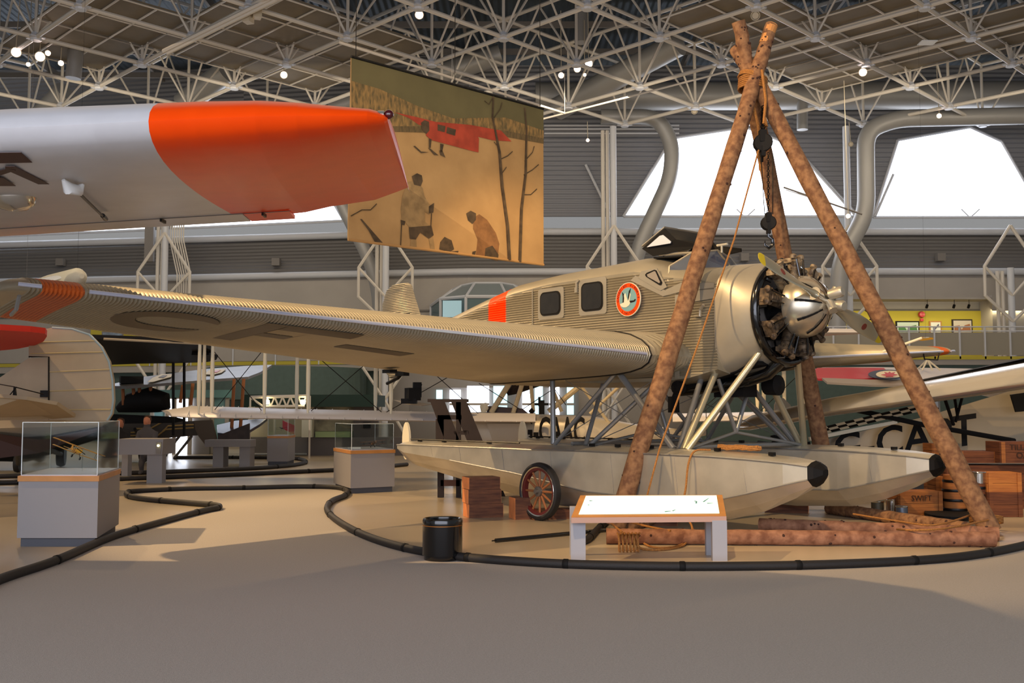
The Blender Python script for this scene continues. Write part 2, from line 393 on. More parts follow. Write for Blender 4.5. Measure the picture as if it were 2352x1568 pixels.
struct(MB().box(p+V((1.0, -.6, .1)), (4.2, .2, 1.2)).build('wall_yellow', YELLOW))
p = at(258, 771, 46.4)
t = thing('wall_poster', p, 'blue grey photo panel on the yellow strip above the black wing', 'poster')
MB().box(p+V((0, .03, 0)), (.98, .04, .4)).build('board', GREYM, t); MB().box(p, (.86, .02, .3)).build('print', mat('poster_blue', (120, 134, 150), .6, noise=.3, nscale=6), t)
# rotunda, dark green drum
c0 = at(690, 900, 37); 
def drum(name, px, Y, rad, z0, z1, m):
    c = at(px, 900, Y); return struct(MB().lathe([(rad, z0), (rad, z1)], (c.x, c.y+rad*.0, 0), (0, 0, 1), 48, True).build(name, m))
drum('wall_rotunda', 660, 44.5, 3.4, 1.9, 3.25, GREENW)
# display booth below (green canopy, lit shelves)
def slab(px0, py0, px1, py1, Y, t, m, name, mode=None, **k):
    p = at(px0, py0, Y); q = at(px1, py1, Y)
    o = MB().box(((p.x+q.x)/2, Y+t/2, (p.z+q.z)/2), (q.x-p.x, t, abs(p.z-q.z))).build(name, m, k.get('parent'))
    if k.get('label'): tag(o, k['label'], k['cat'], k.get('group'))
    return o
bt = thing('exhibit_booth', at(800, 1045, 33.5), 'dark green canopied exhibit booth with lit pale shelves beyond the white wing', 'booth')
slab(560, 906, 858, 934, 33.0, 3.0, DGREEN, 'canopy', parent=bt)
slab(570, 934, 720, 1004, 34.6, .1, mat('booth_wall', (214, 200, 160), .7), 'back_wall', parent=bt)
slab(722, 934, 812, 1000, 34.4, .1, mat('booth_mural', (190, 176, 140), .7, nscale=1.4, rgb2=(70, 66, 54)), 'mural', parent=bt)
slab(724, 991, 804, 1004, 33.6, .9, mat('booth_ledge', (150, 170, 120), .7), 'ledge', parent=bt)
slab(560, 1004, 720, 1040, 33.9, .5, GREYM, 'counter', parent=bt)
slab(705, 1004, 940, 1046, 33.7, .5, mat('booth_front', (96, 90, 88), .8), 'front_panel', parent=bt)
slab(812, 934, 868, 1004, 34.0, .3, mat('booth_pier', (88, 80, 76), .8), 'pier', parent=bt)
slab(834, 969, 851, 983, 33.9, .05, BLACKM, 'screen', parent=bt)
o = slab(693, 964, 716, 1004, 33.0, .2, mat('glass_board', (190, 190, 170), .4), 'pedestal', parent=bt)
p = at(649, 965, 31.5); q = at(676, 998, 31.5)
sg = MB().tube(at(668, 990, 31.03), V((at(668, 990, 31.03).x, 31.03, 0)), .02).ext([at(649, 965, 31), at(676, 977, 31), at(676, 998, 31), at(649, 984, 31)], (0, .05, 0)).build('red_sign', RED); tag(sg, 'slanted red banner sign above the far white display case', 'sign')
lt = thing('lighting_truss', at(640, 910, 31.8), 'short white lattice truss with two lamps above the exhibit booth', 'truss')
mb = MB(); mb.tube(at(575, 912, 31.8), at(712, 909, 31.8), .05); mb.tube(at(604, 933, 31.8), at(700, 932, 31.8), .04); mb.tube(at(575, 912, 31.8), at(604, 933, 31.8), .035)
for k in range(6):
    x = 604+18*k; mb.tube(at(x, 933, 31.8), at(x+9, 911, 31.8), .03, n=5); mb.tube(at(x+9, 911, 31.8), at(x+18, 933, 31.8), .03, n=5)
mb.tube(at(575, 912, 31.8), V((at(575, 912, 31.8).x, 31.8, 0)), .03); mb.tube(at(712, 909, 31.8), V((at(712, 909, 31.8).x, 31.8, 0)), .03)
mb.build('lattice', TRUSS, lt)
for px in (613, 696):
    p = at(px, 923, 31.7); MB().lathe([(.001, -.06), (.08, -.05), (.08, .05)], p, (0, .3, .8), 12).build('bulb', mat('bulb', (250, 240, 200), .5, emit=8, emitc=(255, 240, 190)), lt)
lamp('AREA', 'booth_light', (at(690, 900, 33.6)), (at(690, 990, 34.4)), 60, (1, .9, .6), shape='RECTANGLE', size=4, size_y=.4)
# bay window (glazed turret) behind tail
by = 43.6; t = thing('bay_turret', at(1115, 735, by), 'glazed turret with sloped glass roof projecting from the wall behind the tail', 'turret')
lo = [(990, 764), (1012, 764), (1070, 764), (1165, 764), (1225, 764), (1245, 764)]
up = [(990, 702), (1012, 686), (1070, 681), (1165, 681), (1225, 686), (1245, 700)]
tp = [(1040, 665), (1060, 656), (1090, 650), (1150, 650), (1180, 655), (1200, 664)]
dy = [2.0, .9, 0, 0, .9, 2.0]
mb = MB(); gl = MB(); rf = MB()
for k in range(6):
    P0 = at(*lo[k], by+dy[k]); P1 = at(*up[k], by+dy[k]); P2 = at(*tp[k], by+1.1+dy[k]*.5)
    mb.tube(P0, P1, .07, n=6); mb.tube(P1, P2, .06, n=6)
    if k < 5:
        Q0 = at(*lo[k+1], by+dy[k+1]); Q1 = at(*up[k+1], by+dy[k+1]); Q2 = at(*tp[k+1], by+1.1+dy[k+1]*.5)
        mb.tube(P1, Q1, .08, n=6); mb.tube(P2, Q2, .06, n=6)
        gl.ext([P0, Q0, Q1, P1], (0, .04, 0)); rf.ext([P1, Q1, Q2, P2], (0, .04, .02))
mb.build('frame', TRUSSC, t); gl.build('glazing', mat('turret_glass', (92, 112, 116), .1), t); rf.build('glass_roof', mat('turret_roof', (128, 136, 136), .2), t)
slab(1017, 690, 1060, 728, by-.1, .04, mat('turret_lit', (150, 185, 195), .2, emit=.35), 'bright_pane', parent=t)
# entrance glazing
def door(n, px0, py0, px1, py1, Y, m, mull=()):
    o = slab(px0, py0, px1, py1, Y, .05, m, 'door_%d' % n); struct(o)
    f = MB()
    for px in (px0, px1)+tuple(mull):
        p = at(px, py0, Y); q = at(px, py1, Y); f.box(((p.x+q.x)/2, Y-.04, (p.z+q.z)/2), (.12, .1, abs(p.z-q.z)+.12))
    for py in (py0, py1):
        p = at(px0, py, Y); q = at(px1, py, Y); f.box(((p.x+q.x)/2, Y-.04, p.z), (q.x-p.x, .1, .12))
    f.build('door_frame', WALLP, o); return o
door(1, 385, 912, 437, 1050, 34.5, SKYP, (402,))
door(2, 350, 903, 384, 1050, 34.8, TEAL); door(3, 488, 900, 522, 1045, 34.9, TEAL)
struct(slab(437, 912, 480, 1048, 34.6, .2, GREYM, 'wall_door_pier')); struct(slab(340, 895, 530, 913, 34.4, .5, mat('teal_head', (84, 120, 122), .7), 'wall_door_head'))
struct(slab(940, 890, 1330, 1060, 44.9, .1, GREYM, 'wall_entry'))
for k, (x0, x1) in enumerate(((1002, 1016), (1033, 1058), (1073, 1123), (1133, 1165), (1200, 1220), (1228, 1247), (1262, 1285), (1302, 1318))):
    o = struct(slab(x0, 886 if k > 1 else 895, x1, 952, 44.7, .05, SKYP if k in (1, 2, 4, 6) else SKYP2, 'window_%d' % (10+k)))
    MB().box(at((x0+x1)/2, 928, 44.62), ((x1-x0)/2350*44.7, .06, .1)).build('window_bar', WALLP, o)
# ---------------------------------------------------------------- roof deck and space frame
struct(MB().box((0, 24, 18.1), (76, 50, .15)).build('ceiling', DECK))
nodes = [(i, j) for i in range(-12, 13) for j in range(-2, 6) if (i+j) % 2 == 0]
ns = set(nodes); scr = []
def inview(p):
    x, y, z = p.x, p.y, p.z-CAMH; d = y*CT+z*ST
    if d < 1: return False
    px = 1176+FPX*x/d; py = 784-FPX*(-y*ST+z*CT)/d
    return -60 < px < 2412 and -60 < py < 700
sf = thing('roof_space_frame', (0, 36, ZT), 'white tubular space frame of trusses carrying the whole hall roof', 'roof truss')
chord = []; 
for (i, j) in nodes:
    for dj in (1, -1):
        if (i+1, j+dj) in ns: chord.append(((i, j), (i+1, j+dj)))
chord.sort(key=lambda e: (node(*e[0])+node(*e[1])).length)
def emit_group(name, items, fn, m, cap=95):
    vis = [it for it in items if it[0]]; rest = MB(); 
    for k, (v, a) in enumerate(vis+[it for it in items if not it[0]]):
        if k < cap and v: mb = MB(); fn(mb, a); mb.build(name, m, sf)
        else: fn(rest, a)
    if rest.v: tag(rest.build(name, m, sf), kind='stuff')
it = [(inview((node(*a)+node(*b))/2), (node(*a), node(*b))) for a, b in chord]
emit_group('lower_chord', it, lambda mb, a: mb.tube(a[0], a[1], .075, n=8), TRUSS)
it = [(inview(node(*a)), node(*a)) for a in nodes]
def plate(mb, p):
    mb.box(p+V((0, 0, -.03)), (.46, .46, .05), PI/4); mb.lathe([(.16, -.12), (.2, 0), (.12, .16)], p, (0, 0, 1), 10, True)
emit_group('node_plate', it, plate, TRUSSC)
webs = []
for a, b in chord:
    A, B = node(*a), node(*b); A2, B2 = node(*a, ZU), node(*b, ZU); M2 = (A2+B2)/2
    webs.append((inview((A+M2)/2), (A, M2, .04))); webs.append((inview((B+M2)/2), (B, M2, .04)))
for a in nodes: webs.append((inview((node(*a)+node(*a, ZU))/2), (node(*a), node(*a, ZU), .055)))
webs.sort(key=lambda w: w[1][0].length)
emit_group('web_member', webs, lambda mb, a: mb.tube(a[0], a[1], a[2], n=6), TRUSS, 98)
it = [(inview((node(*a, ZU)+node(*b, ZU))/2), (node(*a, ZU), node(*b, ZU))) for a, b in chord]
emit_group('upper_chord', it, lambda mb, a: mb.tube(a[0], a[1], .07, n=6), TRUSS)
# secondary purlins above
mb = MB()
for k in range(14): mb.box((-32+5*k, 34, 17.6), (.12, 30, .35))
for k in range(9): mb.box((0, 22+3.2*k, 17.3), (66, .1, .25))
mb.build('purlins', GREYM, sf)
# ceiling boards in frames lying on the lower chord cells
def boardcell(i, j, lb, z=14.35, ny=3, nx=2):
    c = (node(i, j, z)+node(i+2, j, z))/2; u = V((2.56, 2.58, 0)); w = V((2.56, -2.58, 0)); o = node(i, j, z)
    t = thing('ceiling_panel', c, lb, 'ceiling panel', 'tan boards laid in the roof frame')
    mb = MB(); mb.ext([o, o+u, o+u+w, o+w], (0, 0, .05)); mb.build('board', PANEL, t)
    f = MB()
    for k in range(ny+1): f.tube(o+u*k/ny+V((0, 0, -.05)), o+u*k/ny+w+V((0, 0, -.05)), .035, n=5)
    for k in range(nx+1): f.tube(o+w*k/nx+V((0, 0, -.05)), o+w*k/nx+u+V((0, 0, -.05)), .035, n=5)
    f.build('batten', TRUSS, t)
def cellof(px, py, z=14.35):
    p = gz(px, py, z); best = None
    for i in range(-13, 13):
        for j in range(-4, 7):
            if (i+j) % 2 == 0:
                c = node(i+1, j, z); d = abs(c.x-p.x)+abs(c.y-p.y)
                if best is None or d < best[0]: best = (d, i, j)
    return best[1], best[2]
done = set(); names = {}
cells = [('left of the banner', [(430, 130), (560, 160), (690, 110), (560, 90), (300, 60), (820, 50), (120, 40), (60, 110), (250, 20), (700, 30)]),
         ('right of the tripod top', [(1880, 60), (1985, 120), (1800, 20), (2080, 90), (1960, 30), (2060, 160), (2200, 50), (2300, 100), (2330, 30)])]
for side, L_ in cells:
    for px, py in L_:
        c = cellof(px, py)
        if c in done: continue
        done.add(c)
        boardcell(*c, 'tan ceiling board with white battens %s, %s' % (side, 'near picture point %d across' % (px//10*10) if 0 else {430: 'just above the orange wing middle', 560: 'directly over the orange wing', 690: 'nearest the banner corner', 300: 'above the round duct end', 820: 'closest to the top centre lamp', 120: 'above the bright lamp cluster', 60: 'at the far left edge', 250: 'cut by the top edge', 700: 'under the paired floodlights', 1880: 'first from the pole tops', 1985: 'above the single bright lamp', 1800: 'touching the longest pole', 2080: 'with the small white tag', 1960: 'cut by the top edge near the cable', 2060: 'nearest the back wall', 2200: 'behind the cable hook', 2300: 'at the right edge', 2330: 'in the upper right corner'}.get(px, 'over the hall')))
# ---------------------------------------------------------------- columns
def column(px, Y, lb, zm=13.6, zs=13.5):
    x = at(px, 900, Y).x; t = thing('truss_column', (x, Y, 0), lb, 'column', 'white truss columns along the back wall')
    mb = MB(); mb.tube((x, Y, 0), (x, Y, zm), .14, n=10); mb.build('main_post', TRUSSC, t, True)
    for s in (-.42, -.22): MB().tube((x+s, Y+.3, 0), (x+s, Y+.3, zs), .085, n=8).build('side_post', TRUSS, t, True)
    br = MB()
    for z0, z1 in ((0, 3.6), (5.2, 9.3)):
        for s in (-1, 1):
            X = x+1.15*s
            P = [(x, Y-.1, z1), (X, Y-.1, z1-1.75), (X, Y-.1, z0+1.1), (x, Y-.1, z0)] if z0 else [(X, Y-.1, z1), (x, Y-.1, z1-1.7), (X, Y-.1, 0)]
            br.path(P, .07, 6)
            if z0: br.tube((X, Y-.1, z1-1.75), (x, Y-.1, z1-3.0), .06, n=6)
    br.build('brace', TRUSS, t)
    return t
column(372, 45.0, 'white truss column with conduits at far left below the orange wing')
column(884, 43.6, 'white truss column standing under the left side of the banner')
column(1412, 43.2, 'white truss column beside the bent duct left of the first window')
column(1956, 43.2, 'white truss column between the two big windows', 13.6, 9.4)
column(2330, 43.2, 'white truss column at the right edge beside the gallery', 7.5, 7.4)
mb = MB()
p = at(372, 560, 44.8)
for k in range(7):
    x = p.x+.22+.1*k; mb.path([(x, 45.2, 10.6), (x, 45.2, 9), (x+.35, 45.2, 7.5), (x+.35, 45.2, 5)], .03, 5)
tag(mb.build('conduit_bundle', TRUSS), 'bundle of thin white conduits running down the far left column', 'conduit')
mb = MB(); mb.box(at(344, 545, 45.6), (.4, .2, 2.2)); tag(mb.build('cable_tray', GREYM), 'grey vertical cable tray on the far left column', 'tray')
# ---------------------------------------------------------------- ducts
def duct(pts, r, lb, hole=False):
    o = MB().path(pts, r, 20).build('air_duct', PIPE, smooth=True); tag(o, lb, 'duct', 'round air ducts'); return o
def bez(P, n=6):
    P = [V(p) for p in P]; out = [P[0]]
    for i in range(1, len(P)-1):
        a = P[i]+(P[i-1]-P[i])*min(.45, .6/max(.1, (P[i-1]-P[i]).length)*1.2); b = P[i]+(P[i+1]-P[i])*min(.45, .6/max(.1, (P[i+1]-P[i]).length)*1.2)
        for k in range(n+1):
            s = k/n; out.append(a*(1-s)**2+P[i]*2*s*(1-s)+b*s*s)
    out.append(P[-1]); return out
duct([at(1230, 222, 44.8), at(2420, 218, 44.8)], .62, 'long horizontal grey duct running above the two big windows')
duct(bez([at(1380, 268, 43.9), at(1510, 268, 43.9), at(1545, 330, 43.9), at(1540, 410, 43.9), at(1470, 560, 43.9), at(1455, 620, 43.9), at(1455, 700, 43.9)]), .33, 'bent grey duct dropping past the left edge of the first window')
duct(bez([at(2400, 265, 42.1), at(2060, 272, 42.1), at(1988, 300, 42.1), at(1990, 490, 42.1), at(1930, 600, 42.1), at(1922, 760, 42.1), at(1922, 900, 42.1)]), .36, 'bent grey duct dropping between the two big windows')
duct([at(168, 180, 36), at(182, 40, 36)], .27, 'vertical grey duct end hanging beside the bright lamp cluster')
duct([at(1335, 98, 38.5), at(1335, -30, 38.5)], .26, 'vertical grey duct end hanging above the lamp group at centre')
duct([at(1843, 298, 44.4), at(1843, 232, 44.4)], .24, 'short duct outlet hanging between the right hand poles')
duct([at(60, 300, 43), at(150, 210, 42)], .45, 'shiny slanted duct above the white wing at far left')
duct([at(420, 240, 43), at(520, 165, 42)], .5, 'shiny slanted duct above the orange wing')
duct([at(760, 250, 44), at(1150, 125, 43.4)], .45, 'long inclined duct behind the trusses left of centre')
duct([at(1280, 250, 44), at(1560, 100, 40)], .5, 'large inclined duct behind the trusses right of centre')
duct(bez([at(780, 460, 44.6), at(850, 600, 44.6), at(870, 680, 44.6), at(870, 800, 44.6)]), .28, 'slanting grey duct behind the lower left corner of the banner')
# strip rails and track
mb = MB(); mb.tube(at(375, 118, 31.5), at(640, -12, 29.6), .07, n=6); mb.tube(at(385, 122, 31.5), at(650, -8, 29.6), .06, n=6)
tag(mb.build('lighting_track', TRUSS), 'long cream lighting track hanging at upper left', 'track')
mb = MB(); mb.tube(at(780, 98, 31), at(1297, 260, 36.5), .04, n=6); [mb.tube(at(px_, py_, Y_), at(px_, py_, Y_)+V((0, 0, max(.1, 13.7-at(px_, py_, Y_).z))), .01, n=4) for px_, py_, Y_ in ((780, 98, 31), (1038, 179, 33.75), (1297, 260, 36.5))]
tag(mb.build('lighting_track', TRUSS), 'thin white track running just above the banner top edge', 'track')
mb = MB(); mb.tube(at(1240, 275, 38), at(2260, 12, 30), .035, n=6); tag(mb.build('cable_track', TRUSS), 'thin straight rail sloping across the upper right roof', 'track')
t = thing('wall_light_bar', at(1890, 460, 38), 'slim dark light bar crossing in front of the right window', 'light bar')
MB().tube(at(1800, 430, 38), at(1980, 492, 38), .035, n=6).build('bar', GREYM, t); MB().tube(at(1805, 436, 38), at(1880, 460, 38), .02, n=5).build('lower_rail', TRUSSC, t)
mb = MB()
for y_ in (288, 296, 306): mb.tube(at(1250, y_, 45), at(1560, y_, 45), .04, n=5)
tag(mb.build('pipe_run', TRUSSC), 'parallel thin pipes on the wall right of the banner top', 'pipes')
# ---------------------------------------------------------------- spotlights
def spot(px, py, Y, aim, lb, lit=True, s=1.):
    p = at(px, py, Y); t = thing('track_spotlight', p, lb, 'spotlight', 'ceiling spotlights'); d = (V(aim)-p).normalized()
    MB().lathe([(.001, -.26*s), (.07*s, -.25*s), (.10*s, -.05*s), (.12*s, .0), (.105*s, .0), (.09*s, -.03*s)], p, d, 16).build('can', LAMPB, t, True)
    MB().lathe([(.001, .0), (.085*s, .0)], p-d*.02, d, 16).build('lens', LAMPE if lit else LAMPB, t)
    MB().tube(p-d*.2*s, V((p.x, (p-d*.2*s).y, ZT+.1 if p.z < ZT-.3 else ZU)), .016, n=5).build('bracket', LAMPB, t)
A = (0, 5, 1)
for px, py, Y, lb, lit, s in [(37, 120, 34, 'brightest spotlight at the far left edge', 1, 1.5), (92, 130, 34, 'bright spotlight second from the left edge', 1, 1.5), (110, 122, 35.5, 'small spotlight just above the second bright lamp at left', 1, .9), (65, 148, 35, 'tiny spotlight below the left lamp pair', 1, .7), (140, 145, 35.5, 'small spotlight beside the hanging round duct at left', 1, .9),
    (652, 172, 37, 'single spotlight above the middle of the orange wing', 1, 1.2), (963, 34, 31, 'spotlight with cool glow near the top left of the banner', 1, 1.2), (1352, 146, 37, 'brightest spotlight of the group right of the banner', 1, 1.4), (1326, 158, 37, 'middle spotlight of the group right of the banner', 1, 1.2), (1289, 173, 37, 'left hanging spotlight of the group right of the banner', 1, 1.), (1343, 172, 38, 'smallest spotlight of the group right of the banner', 1, .6),
    (1350, 322, 43, 'small warm spotlight beside the wall left of the first window', 1, .7), (1595, 255, 41, 'unlit spotlight above the first window', 0, 1.1), (1982, 166, 35.6, 'lone bright spotlight under the tan boards at right', 1, 1.3), (1735, 36, 30.5, 'spotlight beside the tops of the poles', 0, 1.2), (2157, 266, 41, 'spotlight above the second window', 1, .9), (1954, 331, 43, 'small dark spotlight between the windows', 0, .9), (1948, 496, 37.5, 'lamp at the end of the light bar', 1, .8)]:
    spot(px, py, Y, A, lb, lit, s)
t = thing('floodlight', at(583, 38, 30.5), 'paired cream floodlights hanging from the track at upper left', 'floodlight')
MB().box(at(590, 30, 30.5), (.26, .3, .32), .4).build('housing', LAMPB, t); MB().box(at(570, 42, 30.5), (.24, .3, .28), -.3).build('housing', LAMPB, t)
p = at(2130, 98, 32); tag(MB().box(p, (.5, .4, .03)).build('ceiling_vent', WHITE), 'small white rectangular vent under the right ceiling boards', 'vent')
# ================================================================ CORRUGATED FLOATPLANE (local: x nose, y port, z up)
AO = V((2.109, 15.213, 0)); AA = .88
pl = thing('floatplane', AO, 'corrugated silver low wing floatplane with radial engine and orange round emblem, under the log tripod', 'aircraft', rz=-AA)
def interp(tab, x):
    if x <= tab[0][0]: return tab[0][1:]
    for a, b in zip(tab, tab[1:]):
        if x <= b[0]:
            s = (x-a[0])/(b[0]-a[0]); s2 = s
            return tuple(p+(q-p)*s2 for p, q in zip(a[1:], b[1:]))
    return tab[-1][1:]
# x : half width, z bottom, z side top, z crown
FT = [(-7.0, .06, 2.45, 2.78, 2.86), (-6.0, .2, 2.32, 2.9, 3.0), (-4.6, .42, 2.1, 3.1, 3.25), (-3.5, .56, 2.0, 3.28, 3.46), (-2.5, .66, 1.92, 3.42, 3.64), (-1.6, .68, 1.88, 3.49, 3.70), (-.3, .68, 1.86, 3.50, 3.74), (.35, .68, 1.86, 3.50, 3.76), (.85, .68, 1.86, 3.36, 3.6), (1.3, .68, 1.9, 3.3, 3.5), (1.75, .68, 2.0, 3.2, 3.46)]
def fsec(x, n=10, corr=True):
    w, zb, zs, zt = interp(FT, x); R = []
    # starboard bottom -> starboard side up -> crown -> port side down
    def side(s):
        out = []
        k0 = int(1.85/.0093)
        for k in range(k0, k0+186):
            z = k*.0093; zc = min(max(z, zb+.06), zs)
            amp = .012*math.sin(2*PI*zc/.037) if corr and zb+.1 < z < zs-.04 else 0
            out.append(V((x, s*(w+amp), zc)))
        return out
    R = side(-1)
    for k in range(1, n):
        a = PI*k/n; R.append(V((x, -w*math.cos(a)*(.97 if 0 < k < n else 1), zs+(zt-zs)*math.sin(a)**.75)))
    R += list(reversed(side(1)))
    for k in range(1, 6): R.append(V((x, w*(1-2*k/6)*.9, zb)))
    return R
xs = [-7.0+.25*k for k in range(15)]+[-3.23, -2.98, -2.70]+[-2.5+.25*k for k in range(18)]; xs = sorted(set([round(x, 3) for x in xs if x <= 1.75]+[1.75]))
mb = MB(); R = [fsec(x) for x in xs]
for a, b, x0, x1 in zip(R, R[1:], xs, xs[1:]):
    mb.mi = 1 if (x0 >= -3.24 and x1 <= -2.69) else 0
    mb.rings([a, b], True, False)
mb.mi = 0; mb.poly(list(reversed(R[0]))); mb.poly(R[-1])
mb.build('fuselage', [ALUC, ORANGE], pl, True)
# nose cowl: box section to circle
mb = MB(); RR = []
NC = 48
def super_(x, w, zc, h, p, n=NC):
    out = []
    for k in range(n):
        a = 2*PI*k/n; c, s = math.cos(a), math.sin(a)
        out.append(V((x, w*abs(c)**(2/p)*(1 if c >= 0 else -1), zc+h*abs(s)**(2/p)*(1 if s >= 0 else -1))))
    return out
for x, w, zc, h, p in [(1.72, .70, 2.73, .745, 4), (1.85, .705, 2.74, .74, 3.4), (2.0, .71, 2.76, .72, 2.7), (2.15, .70, 2.78, .70, 2.2), (2.28, .67, 2.79, .67, 2), (2.30, .62, 2.79, .62, 2), (2.22, .60, 2.79, .60, 2)]:
    RR.append(super_(x, w, zc, h, p))
mb.rings(RR, True, False); mb.build('nose_cowling', ALU, pl, True)
MB().lathe([(.69, 0), (.70, .02), (.70, .08), (.69, .09)], (1.8, 0, 2.75), (1, 0, 0), 48).v
mb = MB(); mb.lathe([(.61, 0), (.001, .02)], (2.16, 0, 2.79), (1, 0, 0), 40); mb.build('firewall', GREYM, pl)
# exhaust collector ring
mb = MB(); ring = [V((2.34, .655*math.cos(a), 2.80+.655*math.sin(a))) for a in [2*PI*k/40 for k in range(41)]]
mb.path(ring, .062, 10); mb.path([(2.34, -.15, 2.15), (2.2, -.2, 2.0), (1.9, -.22, 1.92), (1.3, -.22, 1.84), (.7, -.22, 1.80)], .085, 10); mb.build('exhaust_collector', BLACK, pl, True)
MB().ext([(2.2, -.42, 2.16), (2.2, .42, 2.16), (.9, .42, 1.84), (.9, -.42, 1.84)], (0, 0, -.05)).build('belly_shield', BLACKM, pl)
# ------------- engine
EX, EZ = 2.48, 2.86
eng = MB().lathe([(.001, -.3), (.26, -.28), (.30, -.15), (.30, .12), (.24, .2), (.001, .22)], (EX, 0, EZ), (1, 0, 0), 24).build('engine', DARKMET, pl, True)
for c in range(9):
    a = PI/2+2*PI*c/9; d = V((0, math.cos(a), math.sin(a))); o = V((EX, 0, EZ)); sd = V((1, 0, 0)).cross(d)
    mb = MB(); prof = []
    for k in range(11):
        h = .30+.018*k; prof += [(.072, h), (.088, h+.004), (.088, h+.009), (.072, h+.012)]
    prof += [(.085, .51), (.085, .58), (.05, .61)]
    mb.lathe(prof, o, d, 14, True)
    for s in (-1, 1): mb.tube(o+d*.57+sd*.05*s+V((.03, 0, 0)), o+d*.62+sd*.085*s+V((.06, 0, 0)), .045, .038, 8)
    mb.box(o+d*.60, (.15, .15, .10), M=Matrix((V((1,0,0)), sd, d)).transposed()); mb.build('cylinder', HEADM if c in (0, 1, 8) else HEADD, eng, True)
    m2 = MB()
    for s in (-1, 1):
        m2.lathe([(.001, -.03), (.042, -.02), (.048, .02), (.02, .04), (.001, .045)], o+d*.655+sd*.08*s+V((.05, 0, 0)), d, 10)
        m2.box(o+d*.61+sd*.08*s+V((-.02, 0, 0)), (.12, .06, .06))
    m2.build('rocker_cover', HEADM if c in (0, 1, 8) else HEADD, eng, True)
    m3 = MB()
    for s in (-.03, .03): m3.tube(o+d*.26+sd*s+V((.14, 0, 0)), o+d*.62+sd*s*2.4+V((.09, 0, 0)), .013, n=6)
    m3.path([o+d*.5+sd*.08-V((.08, 0, 0)), o+d*.57+sd*.11-V((.12, 0, 0)), o+d*.64-V((.15, 0, 0))+sd*.05], .035, 8)
    m3.build('push_rod', BLACK, eng, True)
mb = MB()
for k in range(26):
    a = random.uniform(PI*1.05, PI*1.95); r = random.uniform(.3, .7); o = V((EX+random.uniform(-.25, .05), r*math.cos(a), EZ+r*math.sin(a)))
    q = o+V((random.uniform(-.12, .12), random.uniform(-.14, .14), random.uniform(-.12, .1))); mb.path([o, (o+q)/2+V((.03, .02, -.03)), q], .016, 6)
for k in range(8):
    a = random.uniform(PI*1.1, PI*1.9); r = random.uniform(.35, .66); mb.box((EX-.2, r*math.cos(a), EZ+r*math.sin(a)), (.12, .1, .09))
mb.build('pipework', DARKMET, eng, True)
# domed crankcase shutters (polished, slotted)
mb = MB(); prof = [(.001, .42), (.10, .41), (.20, .37), (.31, .28), (.38, .17), (.405, .06), (.40, 0)]
mb.lathe(prof, (EX+.08, 0, EZ), (1, 0, 0), 36); mb.build('nose_dome', DOME, pl, True)
mb = MB()
for c in range(9):
    a = 2*PI*c/9+.2; 
    def dp(r, h, da): return V((EX+.085+h, r*math.cos(a+da), EZ+r*math.sin(a+da)))
    PF = [(.13, .413), (.20, .377), (.26, .335), (.31, .287), (.35, .235), (.382, .178)]
    for (r0, h0), (r1, h1) in zip(PF, PF[1:]): mb.poly([dp(r0, h0, -.013/r0), dp(r1, h1, -.05+(.38-r1)*.05), dp(r1, h1, .05), dp(r0, h0, .013/r0)])
mb.build('cooling_slot', BLACKM, pl)
# propeller
hub = MB().lathe([(.001, 0), (.075, 0), (.08, .12), (.06, .16), (.001, .17)], (2.84, 0, EZ+.05), (1, 0, 0), 20).build('propeller_hub', ALU, pl, True)
HC = V((2.93, 0, 2.917)); PS = .312
bd = V((0, -math.cos(PS), math.sin(PS)))
MB().tube(HC-bd*.24, HC+bd*.24, .088, n=16).build('hub_barrel', CHROME, hub, True)
pd = V((0, math.sin(PS), math.cos(PS)))
for s in (1, -1):
    mb = MB(); mb.tube(HC+pd*s*.02+V((.08, 0, 0)), HC+pd*.15*s+V((.16, 0, 0)), .06, n=14); mb.lathe([(.068, 0), (.072, .15), (.055, .18), (.001, .18)], HC+V((.1, -.03*s, .06*s)), (1, .1*s, .2*s), 14); mb.build('counterweight', ALU, hub, True)
for s in (1, -1):
    d = bd*s; t_ = V((1, 0, 0)).cross(d)  # rotation direction
    mb = MB(); R = []; rr = [.1, .2, .3, .42, .55, .72, .9, 1.08, 1.22, 1.30]
    ch = [.12, .12, .12, .14, .17, .205, .215, .20, .185, .175]; thk = [.9, .85, .75, .42, .26, .17, .12, .09, .08, .07]; pit = [62, 60, 55, 50, 44, 36, 30, 25, 22, 21]
    def bsec(r, c, th, p, n=16):
        p = math.radians(p); cd_ = t_*math.cos(p)+V((1, 0, 0))*math.sin(p); nn = d.cross(cd_)
        return [HC+d*r+cd_*(c/2*math.cos(2*PI*k/n))+nn*(c*th/2*math.sin(2*PI*k/n)) for k in range(n)]
    mb.rings([bsec(*q) for q in zip(rr, ch, thk, pit)]); b = mb.build('propeller_blade', mat('blade_silver', (176, 172, 150), .3, .55), pl, True)
    tp = MB(); tp.rings([bsec(1.29, .176, .075, 21), bsec(1.36, .165, .065, 20.5), bsec(1.40, .13, .06, 20), bsec(1.42, .07, .06, 20)]); tp.build('yellow_tip', mat('tip_yellow', (200, 176, 30), .4), b, True)
    p = math.radians(29); nn = d.cross(t_*math.cos(p)+V((1, 0, 0))*math.sin(p)); nn = nn if nn.x > 0 else -nn
    tp = MB(); tp.lathe([(.001, .0), (.045, .0), (.045, -.004)], HC+d*.93+nn*.016, nn, 20, True); tp.build('round_decal', mat('decal_red', (120, 50, 40), .5), b)
